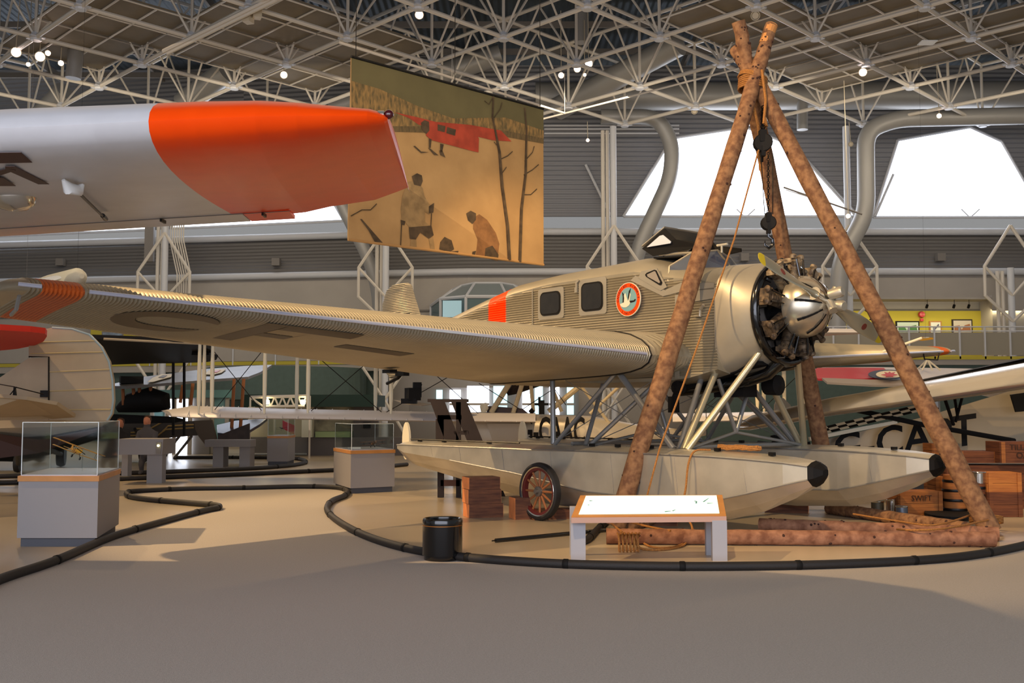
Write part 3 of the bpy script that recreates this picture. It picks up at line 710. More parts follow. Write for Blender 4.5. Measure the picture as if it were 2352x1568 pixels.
# ------------- fuselage details starboard + port
def fw(x): return interp(FT, x)[0]
def rrect(x0, z0, x1, z1, r, n=4):
    out = []
    for cx, cz, a0 in ((x1-r, z1-r, 0), (x0+r, z1-r, 90), (x0+r, z0+r, 180), (x1-r, z0+r, 270)):
        for k in range(n+1):
            a = math.radians(a0+90*k/n); out.append((cx+r*math.cos(a), cz+r*math.sin(a)))
    return out
def sideplate(pts, s, y0, t, m, name, par): return MB().ext([V((x, s*(fw(x)+y0), z)) for x, z in pts], (0, s*t, 0)).build(name, m, par)
for s in (-1, 1):
    for x0, z0, x1, z1 in ((-1.77, 3.0, -1.29, 3.37), (-.82, 3.0, -.36, 3.43)):
        f = sideplate(rrect(x0-.06, z0-.06, x1+.07, z1+.06, .05), s, .008, .006, ALU, 'window_surround', pl)
        w = sideplate(rrect(x0, z0, x1, z1, .09), s, .012, .012, BLACKM, 'cabin_window', pl)
        sideplate(rrect(x0+.025, z0+.025, x1-.025, z1-.025, .075), s, .02, .008, GLASSD, 'window_glass', w)
    MB().ext([V((x, s*(fw(x)+.01), z)) for x, z in ((-1.98, 2.1), (-1.96, 2.1), (-1.96, 3.44), (-1.98, 3.44))], (0, s*.006, 0)).build('door_edge', ALU, pl)
    sideplate([(-.95, 3.38), (-.93, 3.38), (-.93, 3.46), (-.88, 3.50), (-.85, 3.48), (-.9, 3.44), (-.9, 3.3), (-.95, 3.3)], s, .01, .03, ALU, 'door_handle', pl)
    # smooth skirt plates
    sideplate([(.3, 3.44), (.86, 3.18), (1.15, 3.26), (1.72, 3.2), (1.72, 3.12), (1.1, 3.13), (.82, 3.1), (.2, 3.38)], s, .009, .006, ALU, 'skin_plate', pl)
    sideplate([(1.06, 2.96), (1.16, 3.14), (1.74, 3.14), (1.74, 3.0)], s, .009, .006, ALU, 'skin_plate', pl)
    sideplate([(1.02, 1.95), (1.1, 1.95), (1.12, 3.1), (1.04, 3.1)], s, .009, .006, ALU, 'skin_plate', pl)
    tq = sideplate([(.36, 3.40), (.78, 3.18), (.90, 3.22), (.72, 3.50), (.42, 3.49)], s, .01, .012, ALU, 'cockpit_side', pl)
    fr = sideplate([(.50, 3.43), (.53, 3.455), (.68, 3.485), (.715, 3.47), (.82, 3.29), (.80, 3.255), (.765, 3.26), (.52, 3.40)], s, .024, .006, BLACKM, 'quarter_window', pl)
    sideplate([(.54, 3.43), (.68, 3.465), (.70, 3.455), (.785, 3.30), (.77, 3.285), (.55, 3.40)], s, .03, .004, mat('quarter_glass', (150, 140, 125), .15), 'quarter_glass', fr)
# emblem disc (starboard)
ec = V((.19, -.715, 3.105)); ER = .235
em = MB().lathe([(.001, .0), (ER, .0), (ER, .018), (.001, .018)], ec, (0, -1, 0), 48).build('emblem', ORANGE, pl)
MB().lathe([(ER, .004), (ER+.008, .004), (ER+.008, .022), (ER, .022)], ec, (0, -1, 0), 48).build('emblem_rim', CREAM, em)
MB().lathe([(.165, .018), (.173, .018), (.173, .022), (.001, .022)], ec, (0, -1, 0), 40).build('emblem_field', TEAL, em)
def ep(u, v): return V((ec.x+u*ER, ec.y-.024, ec.z+v*ER))
MB().ext([ep(*q) for q in [(-.66, -.24), (-.45, -.19), (-.32, -.12), (-.36, .12), (-.30, .32), (-.20, .40), (-.06, .05), (.0, -.12), (.08, .25), (.16, .42), (.24, .28), (.14, -.1), (.22, -.22), (.1, -.38), (-.15, -.48), (-.38, -.46), (-.58, -.38)]], (0, -.003, 0)).build('swan_body', CREAM, em)
mb = MB(); mb.ext([ep(*q) for q in [(-.48, .5), (-.34, .36), (-.3, .1), (-.33, -.16), (-.43, -.18), (-.42, .2)]], (0, -.004, 0)); mb.ext([ep(*q) for q in [(.26, .66), (.2, .46), (.12, .1), (.04, -.1), (.02, .12), (.1, .5)]], (0, -.004, 0)); mb.ext([ep(*q) for q in [(.14, -.1), (.5, -.1), (.6, -.02), (.66, -.05), (.62, -.14), (.5, -.19), (.2, -.22)]], (0, -.004, 0)); mb.build('swan_wingtips', BLACKM, em)
def arctext(txt, r, a0, a1, flip, nm):
    mb = MB()
    for k, ch_ in enumerate(txt):
        if ch_ == ' ': continue
        a = math.radians(a0+(a1-a0)*(k+.5)/len(txt)); c = ec+V((r*math.cos(a), -.021, r*math.sin(a)))
        up = V((math.cos(a), 0, math.sin(a)))*(-1 if flip else 1); rt = V((up.z, 0, -up.x))
        sub = textmesh(ch_, .055, c-up*.018, rt, up, None, None, ext=.002); mb.add(sub.v, sub.f)
    mb.build(nm, mat('emblem_text', (110, 34, 14), .5), em)
arctext('CANADIAN', .205, 188, 98, False, 'lettering'); arctext('AIRWAYS', .205, 80, -2, False, 'lettering'); arctext('LIMITED', .205, 232, 308, True, 'lettering')
# cockpit screens: centre coaming
mb = MB(); g = MB()
for s in (-1, 1):
    A0 = V((.90, s*.67, 3.30)); A1 = V((.86, s*.60, 3.52)); B0 = V((1.32, s*.56, 3.36)); B1 = V((1.12, s*.42, 3.70)); C0 = V((1.50, 0, 3.44)); C1 = V((1.22, 0, 3.76))
    for a, b in ((A0, A1), (B0, B1), (C0, C1), (A0, B0), (B0, C0), (A1, B1), (B1, C1)): mb.tube(a, b, .018, n=6)
    g.ext([A0, B0, B1, A1], (0, -.004*s, 0)); g.ext([B0, C0, C1, B1], (.003, 0, 0))
    mb.tube(B1, (.5, s*.40, 3.74), .02, n=6)
ws = mb.build('windscreen_frame', ALU, pl); g.build('windscreen_glass', mat('screen_glass', (96, 104, 118), .08, 0, alpha=.75), ws)
MB().ext([(.4, -.42, 3.70), (.95, -.45, 3.66), (.95, .45, 3.66), (.4, .42, 3.70)], (0, 0, .02)).build('cockpit_well', BLACKM, pl)
h = MB().ext([(.30, -.42, 3.78), (1.05, -.42, 3.76), (1.05, .42, 3.76), (.30, .42, 3.78)], (0, 0, .03))
# raised roof hatch: tilted wedge with glazed side
def hp(u, y, v): return V((.22+u, y, 3.86+v))
hat = MB().ext([hp(.0, -.48, .03), hp(.42, -.46, .25), hp(.42, .46, .25), hp(0, .48, .03)], (.01, 0, .02)).build('roof_hatch', ALU, pl)
sd = MB().ext([hp(0, -.47, .0), hp(.42, -.45, .24), hp(.62, -.45, .06), hp(1.1, -.40, -.04), hp(1.1, -.40, -.09), hp(.2, -.46, -.13)], (0, .02, 0)); sd.ext([hp(0, .47, .0), hp(.42, .45, .24), hp(.62, .45, .06), hp(1.1, .40, -.04), hp(1.1, .40, -.09), hp(.2, .46, -.13)], (0, .02, 0)); sd.build('hatch_side', BLACKM, hat)
MB().ext([hp(.12, -.485, .005), hp(.36, -.475, .14), hp(.42, -.47, .145), hp(.56, -.465, .035), hp(.55, -.465, .01)], (0, -.012, 0)).build('hatch_window', mat('hatch_glass', (205, 205, 205), .2, emit=.15), hat)
MB().tube((.5, -.3, 3.7), (.42, -.3, 3.9), .02).build('hatch_stay', ALU, hat)
mb = MB(); mb.tube((1.3, 0, 3.72), (1.3, 0, 3.82), .015); mb.tube((1.22, 0, 3.83), (1.4, 0, 3.83), .018); mb.build('lifting_eye', CREAM, pl)
mb = MB(); mb.path([(1.38, -.69, 2.78), (1.5, -.72, 2.78), (1.5, -.72, 2.86), (1.58, -.74, 2.92)], .02, 6); mb.build('step', ALU, pl)
# ------------- wings
def wing_side(s):
    P = .0385; y0, y1 = 1.2, 8.72; n = int((y1-y0)/P*4); NF = 14
    def le(y): q = (y-1.2)/7.6; return V((1.05-.95*q, s*y, 2.26+.44*q))
    def te(y): q = (y-1.2)/7.3; return V((-2.4+.9*q, s*y, 1.94+.57*q))
    def sec(y, amp, sh=1., fw_=0.):
        q = (y-1.2)/7.6; a, b = le(y), te(y)
        if sh < 1: c = (a+b)/2; a = c+(a-c)*sh; b = c+(b-c)*sh
        t = .175-.06*q; R = wingring(a, b, t*(sh if sh < 1 else 1), .045, NF)
        out = []
        for k, p in enumerate(R):
            f = math.sin(PI*k/(2*NF)); 
            out.append(p+V((0, 0, (1 if k < NF else -1)*amp*min(1, 3*f*1.) if k != NF else amp*0)))
        # corrugated leading edge bumps
        out[NF] = out[NF]+V((amp*.8, 0, 0))
        return out
    mb = MB(); ys = [y0+(y1-y0)*k/n for k in range(n+1)]; R = [sec(y, .0095*math.sin(2*PI*y/P)) for y in ys]
    for a, b, ya in zip(R, R[1:], ys): 
        mb.mi = 1 if 8.22-.0 <= ya < 8.72-.0 and ya < 8.60 else 0
        mb.rings([a, b], True, False)
    mb.mi = 0; mb.rings([R[-1], sec(8.82, 0, .93), sec(8.88, 0, .82), sec(8.92, 0, .62)], True, True)
    w = mb.build('wing', [ALUC, ORANGEB], pl, True)
    # pale strip standing in for the highlight along the leading edge
    if s < 0 or True:
        m_ = MB(); m_.path([le(y)+V((.026, 0, .006)) for y in (1.3, 3, 5, 7, 8.2)], .020, 8); m_.build('leading_edge_highlight', mat('highlight_metal', (196, 202, 222), .25, .35), w, True)
        m_ = MB(); m_.path([le(y)+V((.026, 0, .006)) for y in (8.62, 8.82)], .02, 8); m_.build('leading_edge_highlight', mat('highlight_metal', (196, 202, 222), .25, .35), w, True)
    # root joint seam
    r = sec(1.2, .012); m_ = MB(); m_.path(r, .012, 6); m_.build('root_joint', DARKMET, w)
    # centre section (tucks into the fuselage)
    mc = MB(); R = []
    for k in range(49):
        y = .5+.72*k/48; a = V((1.05+(1.2-y)*.5, s*y, 2.26-(1.2-y)*.05)); b = V((-2.4, s*y, 1.94-(1.2-y)*.02)); rr_ = wingring(a, b, .175, .045, NF); am = .0095*math.sin(2*PI*y/P)
        R.append([p+V((0, 0, (1 if j < NF else -1)*am)) for j, p in enumerate(rr_)])
    mc.rings(R, True, True); mc.build('wing_root', ALUC, pl, True)
    return w, le, te, sec
wS, leS, teS, secS = wing_side(-1); wP, leP, teP, secP = wing_side(1)
# under-wing letters C F -, following the lower skin
def lower(y, f, s, drop):
    q = (y-1.2)/7.6; le_, te_ = (leS, teS) if s < 0 else (leP, teP); a, b = le_(y), te_(y); c = b-a; L_ = c.length; t = .175-.06*q; cam = .045
    th = 5*t*(.2969*math.sqrt(f)-.1260*f-.3516*f*f+.2843*f**3-.1030*f**4); cb = cam*(.8*f-f*f)/.16 if f < .4 else cam*(.2+.8*f-f*f)/.36
    return a+c*f+V((0, 0, (cb-th)*L_-drop-.007*math.sin(2*PI*y/.0385)*0))
def strips(fn, ya, yb, s, name):
    mb = MB(); n = int((yb-ya)/.02)+1; NV = 10
    for k in range(n):
        A, B = ya+(yb-ya)*k/n, ya+(yb-ya)*(k+1)/n
        for (f0, f1), (g0, g1) in zip(fn(A+1e-4), fn(B-1e-4)):
            if f1-f0 < 1e-3 and g1-g0 < 1e-3: continue
            for j in range(NV):
                p = [lower(A, f0+(f1-f0)*j/NV, s, .012), lower(A, f0+(f1-f0)*(j+1)/NV, s, .012), lower(B, g0+(g1-g0)*(j+1)/NV, s, .012), lower(B, g0+(g1-g0)*j/NV, s, .012)]
                mb.poly(p)
    return mb.build(name, LETTER, wS if s < 0 else wP)
def fC(y):
    c, fc = 7.1, .41; ro, rf = .62, .33; ri, rg = .40, .17     # outer/inner radii (span, chord)
    u = (7.72-y)/1.05      # 0 left .. 1 right
    k = (u-.5)*2
    o = math.sqrt(max(0, 1-abs(k)**2.6)); f0, f1 = fc-rf*o, fc+rf*o
    ki = (u-.56)/.34
    if u < .22: return [(f0, fc), (fc, f1)]
    kk = (u-.56)/.34; i = math.sqrt(max(0, 1-abs(min(kk, .0))**2.4)) if kk < 0 else 1
    i0, i1 = fc-rg*i, fc+rg*i
    if u > .78: 
        e = (u-.78)/.22; i0 = fc-rg+.06*e; i1 = fc+rg-.06*e
    return [(f0, max(f0, min(i0, f1))), (min(f1, max(i1, f0)), f1)]
strips(fC, 6.68, 7.72, -1, 'registration_letter')
def fF(y):
    if y > 6.12: return [(.07, .73), (.73, .73)]
    if y > 5.72: return [(.07, .20), (.36, .47)]
    return [(.07, .20), (.2, .2)]
strips(fF, 5.22, 6.36, -1, 'registration_letter')
strips(lambda y: [(.38, .50)], 4.05, 5.02, -1, 'registration_dash')
# aileron lines + small fittings
mb = MB(); p = secS(8.8, 0)[14]; mb.path([p+V((.0, 0, -.1)), p+V((-.1, 0, -.22)), p+V((-.28, 0, -.26))], .02, 6); mb.build('tie_down_hoop', STRUT, wS)
mb = MB(); p = leP(7.6); mb.path([p+V((.02, -.3, .0)), p+V((.02, -.25, -.14)), p+V((.02, .25, -.14)), p+V((.02, .32, .0))], .014, 6); mb.build('tie_down_hoop', DARKMET, wP)
mb = MB(); p = leP(5.4); mb.tube(p+V((.02, 0, .05)), p+V((.6, .3, .28)), .022); mb.build('pitot_tube', CREAM, wP)
mb = MB(); q = lower(3.4, .93, -1, .05); mb.box(q, (.2, .12, .05)); mb.build('aileron_hinge', DARKMET, wS)
mb = MB(); mb.path([teS(y)+V((.02, 0, .12)) for y in (4.0, 8.0)], .01, 5); mb.build('aileron_gap', DARKMET, wS)
# ------------- tail
def finpts(): return [(-6.05, 2.6), (-6.1, 3.35), (-6.3, 3.72), (-6.42, 3.98), (-6.6, 4.06), (-7.12, 4.05), (-7.36, 3.95), (-7.5, 3.7), (-7.56, 3.2), (-7.5, 2.4), (-7.2, 2.15), (-6.75, 2.2)]
mb = MB(); pts = finpts(); nz = 56
def xr(z):
    xs_ = []
    for k in range(len(pts)):
        (xa, za), (xb, zb) = pts[k], pts[(k+1) % len(pts)]
        if (za-z)*(zb-z) <= 0 and za != zb: xs_.append(xa+(xb-xa)*(z-za)/(zb-za))
    return min(xs_), max(xs_)
R = []
for k in range(nz*4+1):
    z = 2.16+(4.04-2.16)*k/(nz*4); a, b = xr(z); am = .006*math.sin(2*PI*z/.034)
    R.append([V((b, 0, z)), V((b-.12, .035+am, z)), V(((a+b)/2, .045+am, z)), V((a+.05, .02+am, z)), V((a, 0, z)), V((a+.05, -.02-am, z)), V(((a+b)/2, -.045-am, z)), V((b-.12, -.035-am, z))])
mb.rings(R); mb.build('fin_and_rudder', ALUC, pl, True)
mb = MB(); mb.box((-6.6, -.055, 3.42), (.34, .01, .012)); mb.box((-6.42, -.055, 3.2), (.012, .01, .45)); mb.build('rudder_gap', DARKMET, pl)
for s in (-1, 1):
    mb = MB(); R = []
    for k in range(140):
        y = .05+1.75*k/139; am = .005*math.sin(2*PI*y/.05)
        a = V((-5.5-.25*y, s*y, 2.98)); b = V((-7.0+.05*y, s*y, 2.92)); R.append([p+V((0, 0, am)) for p in wingring(a, b, .1, 0, 5)])
    mb.rings(R); mb.build('tailplane', ALUC, pl, True)
    MB().tube((-6.2, s*.9, 2.9), (-6.2, s*.12, 2.45), .025).build('tail_strut', STRUT, pl)
mb = MB(); mb.path([(-6.5, 0, 2.4), (-6.9, 0, 2.15), (-7.3, 0, 2.05)], .035, 8); mb.box((-6.75, 0, 2.28), (.3, .14, .18)); mb.build('tail_skid', DARKMET, pl)
# ------------- floats
def make_float(yc):
    S_ = [(-4.50, .30, .60, .86, .95), (-4.3, .31, .56, .80, .96), (-2.9, .34, .38, .72, .97), (-1.3, .37, .20, .60, .98), (-.9, .38, .15, .56, .98), (.3, .38, .13, .42, 1.0), (1.5, .38, .14, .40, 1.0), (2.4, .36, .20, .44, 1.0), (2.9, .32, .33, .56, .985), (3.35, .25, .52, .68, .96), (3.62, .17, .66, .75, .93)]
    R = []
    for x, w, kz, cz, dz in S_:
        R.append([V((x, yc-w, cz)), V((x, yc-w, dz-.03)), V((x, yc-w*.55, dz+.01)), V((x, yc, dz+.03)), V((x, yc+w*.55, dz+.01)), V((x, yc+w, dz-.03)), V((x, yc+w, cz)), V((x, yc+w*.45, (cz+kz)/2-.03)), V((x, yc, kz)), V((x, yc-w*.45, (cz+kz)/2-.03))])
    f = MB().rings(R).build('float', FLOATM, pl)
    nz_ = MB(); a = R[-1]; c = V((3.74, yc, .83)); nz_.rings([a, [c+(p-c)*.8+V((.03, 0, 0)) for p in a], [c+(p-c)*.3+V((.04, 0, 0)) for p in a]]); nz_.build('bow_cap', BLACKM, f)
    st = MB()
    for s in (-1, 1):
        st.path([V((x, yc+s*(w+.004), dz-.03)) for x, w, kz, cz, dz in S_], .012, 5); st.path([V((x, yc+s*(w+.004), cz)) for x, w, kz, cz, dz in S_[2:]], .012, 5)
    st.build('edge_strip', STRUT, f)
    r = MB(); r.lathe([(.001, -.02), (.26, -.02), (.26, .02), (.001, .02)], (0, 0, 0), (0, 1, 0), 24); r.v = [V((-4.66+p.x*.42, yc+p.y, .98+p.z*1.25)) for p in r.v]; r.build('water_rudder', CREAM, f, True)
    cl = MB()
    for x in (-4.1, -3.4, -2.2, .1, .6, 1.2, 2.3, 3.1): cl = MB(); cl.box((x, yc-.1, interp([(a_, e) for a_, b_, c_, d_, e in S_], x)[0]+.045), (.07, .05, .04)); cl.build('deck_cleat', DARKMET, f)
    cl = MB(); cl.tube((-4.3, yc-.15, 1.02), (-1.4, yc-.15, 1.03), .012, n=5)
    cl.build('deck_rail', DARKMET, f)
    ln = MB()
    for x in (-3.4, -2.6, -1.5, -.4, .8, 1.9, 2.9): 
        w = interp([(a_, b_) for a_, b_, *_ in S_], x)[0]; cz = interp([(q_[0], q_[3]) for q_ in S_], x)[0]
        ln.tube((x, yc-w-.001, cz+.02), (x-.06, yc-w-.001, .94), .003, n=4); ln.tube((x, yc+w+.001, cz+.02), (x-.06, yc+w+.001, .94), .003, n=4)
    ln.build('plate_seam', GREYM, f)
    return f
make_float(-1.28); make_float(1.38)
def strut(a, b, r=.032, m=STRUT, fl=1.7): return MB().tube(a, b, r, n=10, flat=fl*.6).build('float_strut', m, pl, True)
for s, yc in ((-1, -1.22), (1, 1.32)):
    zt_ = 1.02
    strut((-.88, yc, zt_), (-1.03, s*1.1, 1.98), .04); strut((-.85, yc, zt_), (.33, s*1.1, 2.07))
    strut((-.20, yc, zt_), (-.5, s*.55, 1.95)); strut((-.12, yc, zt_), (.98, s*.85, 2.0))
    strut((.33, s*1.1, 2.07), (1.45, yc, zt_), .045)
    strut((1.55, yc, zt_), (1.28, s*.4, 2.05), .04); strut((1.62, yc, zt_), (1.6, s*.5, 2.08), .045, mat('strut_bright', (190, 180, 150), .3, .6))
    strut((1.68, yc, zt_), (2.25, s*.35, 2.35), .045, mat('strut_bright', (190, 180, 150), .3, .6))
    strut((1.66, yc, zt_), (1.5, 0, 1.22), .022); strut((-.1, yc, zt_), (-.1, 0, 1.2), .022)
    strut((1.5, 0, 1.22), (1.5, s*.4, 2.02), .03)
    wr = MB()
    for a, b in (((-.85, yc, 1.05), (.98, s*.9, 2.0)), ((1.5, yc, 1.05), (-.9, s*1.0, 1.98)), ((-.85, yc, 1.03), (1.5, yc, 1.05)), ((-.1, yc, 1.05), (1.3, -s*.4, 2.0))): wr.tube(a, b, .006, n=4)
    wr.build('bracing_wire', STRUT, pl)
for x in (-.5, 1.6): MB().tube((x, -1.2, 1.04), (x, 1.3, 1.04), .03, n=8).build('spreader_bar', STRUT, pl)
mb = MB(); mb.lathe([(.001, -.12), (.13, -.1), (.14, .1), (.001, .14)], (1.9, .3, 1.86), (1, 0, 0), 16); mb.box((1.5, 0, 1.8), (.5, .3, .2)); mb.build('oil_cooler', BLACKM, pl, True); mb = MB(); mb.lathe([(.001, -.06), (.09, -.05), (.09, .06), (.001, .08)], (1.02, -.62, 1.83), (0, 1, 0), 14); mb.tube((1.0, -.6, 1.83), (.9, -.62, 1.6), .04); mb.box((.93, -.62, 1.6), (.12, .1, .22)); mb.build('drain_bracket', BLACKM, pl, True)
# beaching wheel
def alocal(p): q = V(p)-AO; return V((q.x*math.cos(AA)-q.y*math.sin(AA), q.x*math.sin(AA)+q.y*math.cos(AA), q.z))
def aworld(p): p = V(p); return AO+V((p.x*math.cos(AA)+p.y*math.sin(AA), -p.x*math.sin(AA)+p.y*math.cos(AA), p.z))
ADX = (aworld((1, 0, 0))-AO); ADY = (aworld((0, 1, 0))-AO)
gw = gz(1240, 1195, 0.); wc = V((gw.x, gw.y, .40))
t = thing('spoked_wheel', V((wc.x, wc.y, 0)), 'black tyred wheel with wooden spokes standing against the near float', 'wheel')
ax = ADY
MB().lathe([(.335, -.045), (.36, -.06), (.39, -.045), (.40, 0), (.39, .045), (.36, .06), (.335, .045), (.33, 0), (.335, -.045)], wc, ax, 48).build('tyre', RUBBER, t, True)
mb = MB(); mb.lathe([(.29, -.035), (.335, -.04), (.335, .04), (.29, .035), (.29, -.035)], wc, ax, 48); mb.build('rim', REDRIM, t, True)
mb = MB(); mb.lathe([(.325, -.047), (.34, -.052), (.345, -.047)], wc, ax, 48); mb.build('rim_edge', CHROME, t, True)
u_ = ADX; 
for k in range(12):
    a = 2*PI*k/12; d = u_*math.cos(a)+V((0, 0, 1))*math.sin(a); MB().tube(wc+d*.05, wc+d*.295, .018, .015, 8).build('spoke', SPOKE, t, True)
MB().lathe([(.001, -.09), (.03, -.09), (.035, -.05), (.07, -.045), (.07, .045), (.03, .05), (.03, .25), (.001, .25)], wc, ax, 20).build('hub', mat('hub_metal', (110, 104, 98), .4, .5), t, True)
# ================================================================ FOREGROUND
# ---- hoses / carpet
def smooth_path(P, n=6):
    P = [V(p) for p in P]; out = []
    for i in range(len(P)-1):
        p0 = P[max(i-1, 0)]; p1 = P[i]; p2 = P[i+1]; p3 = P[min(i+2, len(P)-1)]
        for k in range(n):
            t_ = k/n; out.append(.5*((2*p1)+(-p0+p2)*t_+(2*p0-5*p1+4*p2-p3)*t_*t_+(-p0+3*p1-3*p2+p3)*t_**3))
    out.append(P[-1]); return out
def hose(px, r, lb, every=9, n=6):
    P = smooth_path([gz(x, y, r) for x, y in px], n); t = thing('barrier_tube', V((P[0].x, P[0].y, 0)), lb, 'barrier', 'black floor barrier tubes')
    MB().path(P, r, 12).build('tube', HOSE, t, True)
    k = every//2
    while k < len(P)-1:
        p = P[k]; d = (P[k+1]-P[k-1]).normalized(); MB().lathe([(r*1.0, -.03), (r*1.14, -.02), (r*1.14, .02), (r*1.0, .03)], p, d, 12).build('clip', BLACKM, t, True); k += every
    return P
H1 = [(-120, 1385), (0, 1330), (130, 1286), (260, 1231), (400, 1190), (470, 1172), (500, 1166), (498, 1160), (440, 1155), (340, 1146), (298, 1139), (292, 1131), (320, 1127), (430, 1122), (560, 1120), (690, 1117), (770, 1119), (796, 1126), (792, 1137), (762, 1150), (751, 1168), (768, 1190), (822, 1222), (900, 1250), (1000, 1271), (1120, 1284), (1300, 1295), (1500, 1300), (1700, 1300), (1900, 1296), (2100, 1287), (2230, 1275), (2352, 1252), (2480, 1215)]
PH = hose(H1, .045, 'long black barrier tube winding past the bin and case in the foreground', 8)
hose([(-60, 1109), (110, 1105), (300, 1098), (560, 1088), (765, 1079), (850, 1074), (935, 1066)], .05, 'straight black barrier tube running behind the left display cases', 9)
hose([(-60, 1095), (120, 1090), (320, 1085), (560, 1076), (660, 1069), (700, 1062), (698, 1056), (670, 1052), (560, 1050), (400, 1050)], .05, 'black barrier tube looping around the far white display case', 9)
hose([(1400, 1188), (1390, 1200), (1372, 1215), (1352, 1236), (1335, 1244)], .04, 'short black tube disappearing behind the lit reader sign', 7)
cp = [V((p.x, p.y, .006)) for p in PH]
cp = [V((-9, 1, .006))]+cp+[V((12, 1, .006))]
c = MB().poly(cp).build('floor', CARPET); struct(c)
bmx = bmesh.new(); bmx.from_mesh(c.data); bmesh.ops.triangulate(bmx, faces=bmx.faces); bmx.to_mesh(c.data); bmx.free()
# ---- bin
b = gz(1016, 1285, 0); t = thing('waste_bin', b, 'glossy black round waste bin with a thin gold band in the foreground', 'bin')
MB().lathe([(.001, 0), (.185, 0), (.19, .012), (.19, .05), (.205, .055), (.205, .352)], b, (0, 0, 1), 40).build('body', BLACK, t, True)
MB().lathe([(.207, .352), (.207, .360)], b, (0, 0, 1), 40).build('gold_band', mat('gold', (170, 110, 50), .3, .6), t, True)
MB().lathe([(.205, .36), (.207, .40), (.20, .42), (.185, .425), (.17, .415), (.165, .36), (.16, .1), (.001, .1)], b, (0, 0, 1), 40).build('rim', BLACK, t, True)
# ---- reader sign
F0 = gz(1312, 1187, .455); F1 = gz(1668, 1184, .455); B0 = gz(1333, 1137, .615); B1 = gz(1659, 1136, .615)
t = thing('reader_sign', V(((F0.x+F1.x)/2, F0.y, 0)), 'low slanted lightbox sign with wooden frame on two pale legs', 'sign')
up_ = (B0-F0).cross(F1-F0).normalized(); up_ = up_ if up_.z > 0 else -up_
bxm = MB(); bxm.ext([F0, F1, B1, B0], -up_*.05); bxm.build('frame', OAK, t)
def sp(u, v, h=.002): a = F0.lerp(F1, u); b_ = B0.lerp(B1, u); return a.lerp(b_, v)+up_*h
MB().ext([sp(.042, .10), sp(.958, .10), sp(.958, .95), sp(.042, .95)], up_*.004).build('lit_panel', SIGNP, t)
mb = MB()
def mark(u0, v0, u1, v1, w=.01): 
    w = w*1.8
    a = sp(u0, v0, .008); b_ = sp(u1, v1, .008); d = (b_-a).normalized(); n_ = up_.cross(d)*w; mb.ext([a-n_, b_-n_*.3, b_+n_*.3, a+n_], up_*.001)
for q in [(.86, .62, .90, .80, .004), (.885, .55, .925, .56, .005), (.80, .66, .82, .62, .006), (.81, .55, .813, .66, .005), (.60, .17, .64, .2, .006), (.65, .2, .67, .26, .004), (.08, .7, .1, .7, .006), (.08, .5, .09, .5, .005)]: mark(*q)
mb.build('drawings', mat('ink_teal', (60, 110, 120), .6), t)
MB().ext([F0+V((0, -.012, -.005)), F1+V((0, -.012, -.005)), F1+V((0, -.012, -.06)), F0+V((0, -.012, -.06))], (0, .03, 0)).build('front_edge', mat('pink_oak', (190, 150, 130), .4), t)
for x, y in ((1329, 1290), (1656, 1290)):
    p = gz(x, y, 0); p2 = p+V((0, .38, 0))
    MB().box((p.x, p.y+.08, .205), (.15, .07, .41)).build('leg', mat('leg_paint', (158, 158, 164), .5), t); MB().box((p.x, p.y+.5, .255), (.12, .07, .51)).build('leg', mat('leg_paint', (176, 174, 186), .5), t)
# ---- display cases
def case(A, B, C, hz, gh, lb, m1=PLINTH, m2=PLINTH, kick=.1, top=OAK):
    """A = near corner, B = other front corner, C = other side corner (floor points)"""
    A, B, C = V(A), V(B), V(C); D = B+C-A; ce = (A+D)/2; t = thing('display_case', ce, lb, 'display case', 'museum display cases')
    def q(s, z): return [ce+(p-ce)*s+V((0, 0, z)) for p in (A, B, D, C)]
    MB().rings([q(.93, 0), q(.93, kick)]).build('kickplate', PLINTHD, t)
    MB().rings([q(1, kick), q(1, hz-.06)]).build('plinth', m1, t)
    MB().rings([q(1.02, hz-.06), q(1.02, hz)]).build('wood_trim', top, t)
    MB().rings([q(.96, hz), q(.96, hz+.012)]).build('deck', mat('case_deck', (176, 176, 184), .3), t)
    g = MB(); s0 = .955
    P = q(s0, hz+.013); T = q(s0, hz+gh)
    for i in range(4):
        j = (i+1) % 4; nrm = (P[j]-P[i]).cross(V((0, 0, 1))).normalized()*.006; g.ext([P[i], P[j], T[j], T[i]], nrm)
    g.ext(T, (0, 0, .006)); g.build('glass_cover', GLASS, t)
    e = MB()
    for i in range(4): e.tube(P[i], T[i], .006, n=5); e.tube(T[i], T[(i+1) % 4], .005, n=5)
    e.build('glass_edge', mat('glass_edge', (214, 224, 226), .15, alpha=.9), t)
    return ce, hz
A = gz(222, 1256); B = gz(38, 1256); C = gz(272, 1222)
c1, h1 = case(A, B, C, .79, .60, 'grey display case with yellow model biplane at lower left')
A = gz(805, 1134); B = gz(906, 1129); C = gz(766, 1121)
c2, h2 = case(A, B, C, .78, .48, 'grey display case holding a slender model, under the middle of the wing')
A = gz(661, 1068); B = gz(613, 1068); C = gz(677, 1063)
c3, h3 = case(A, B, C, .79, .62, 'small far white sided display case in front of the red banner')
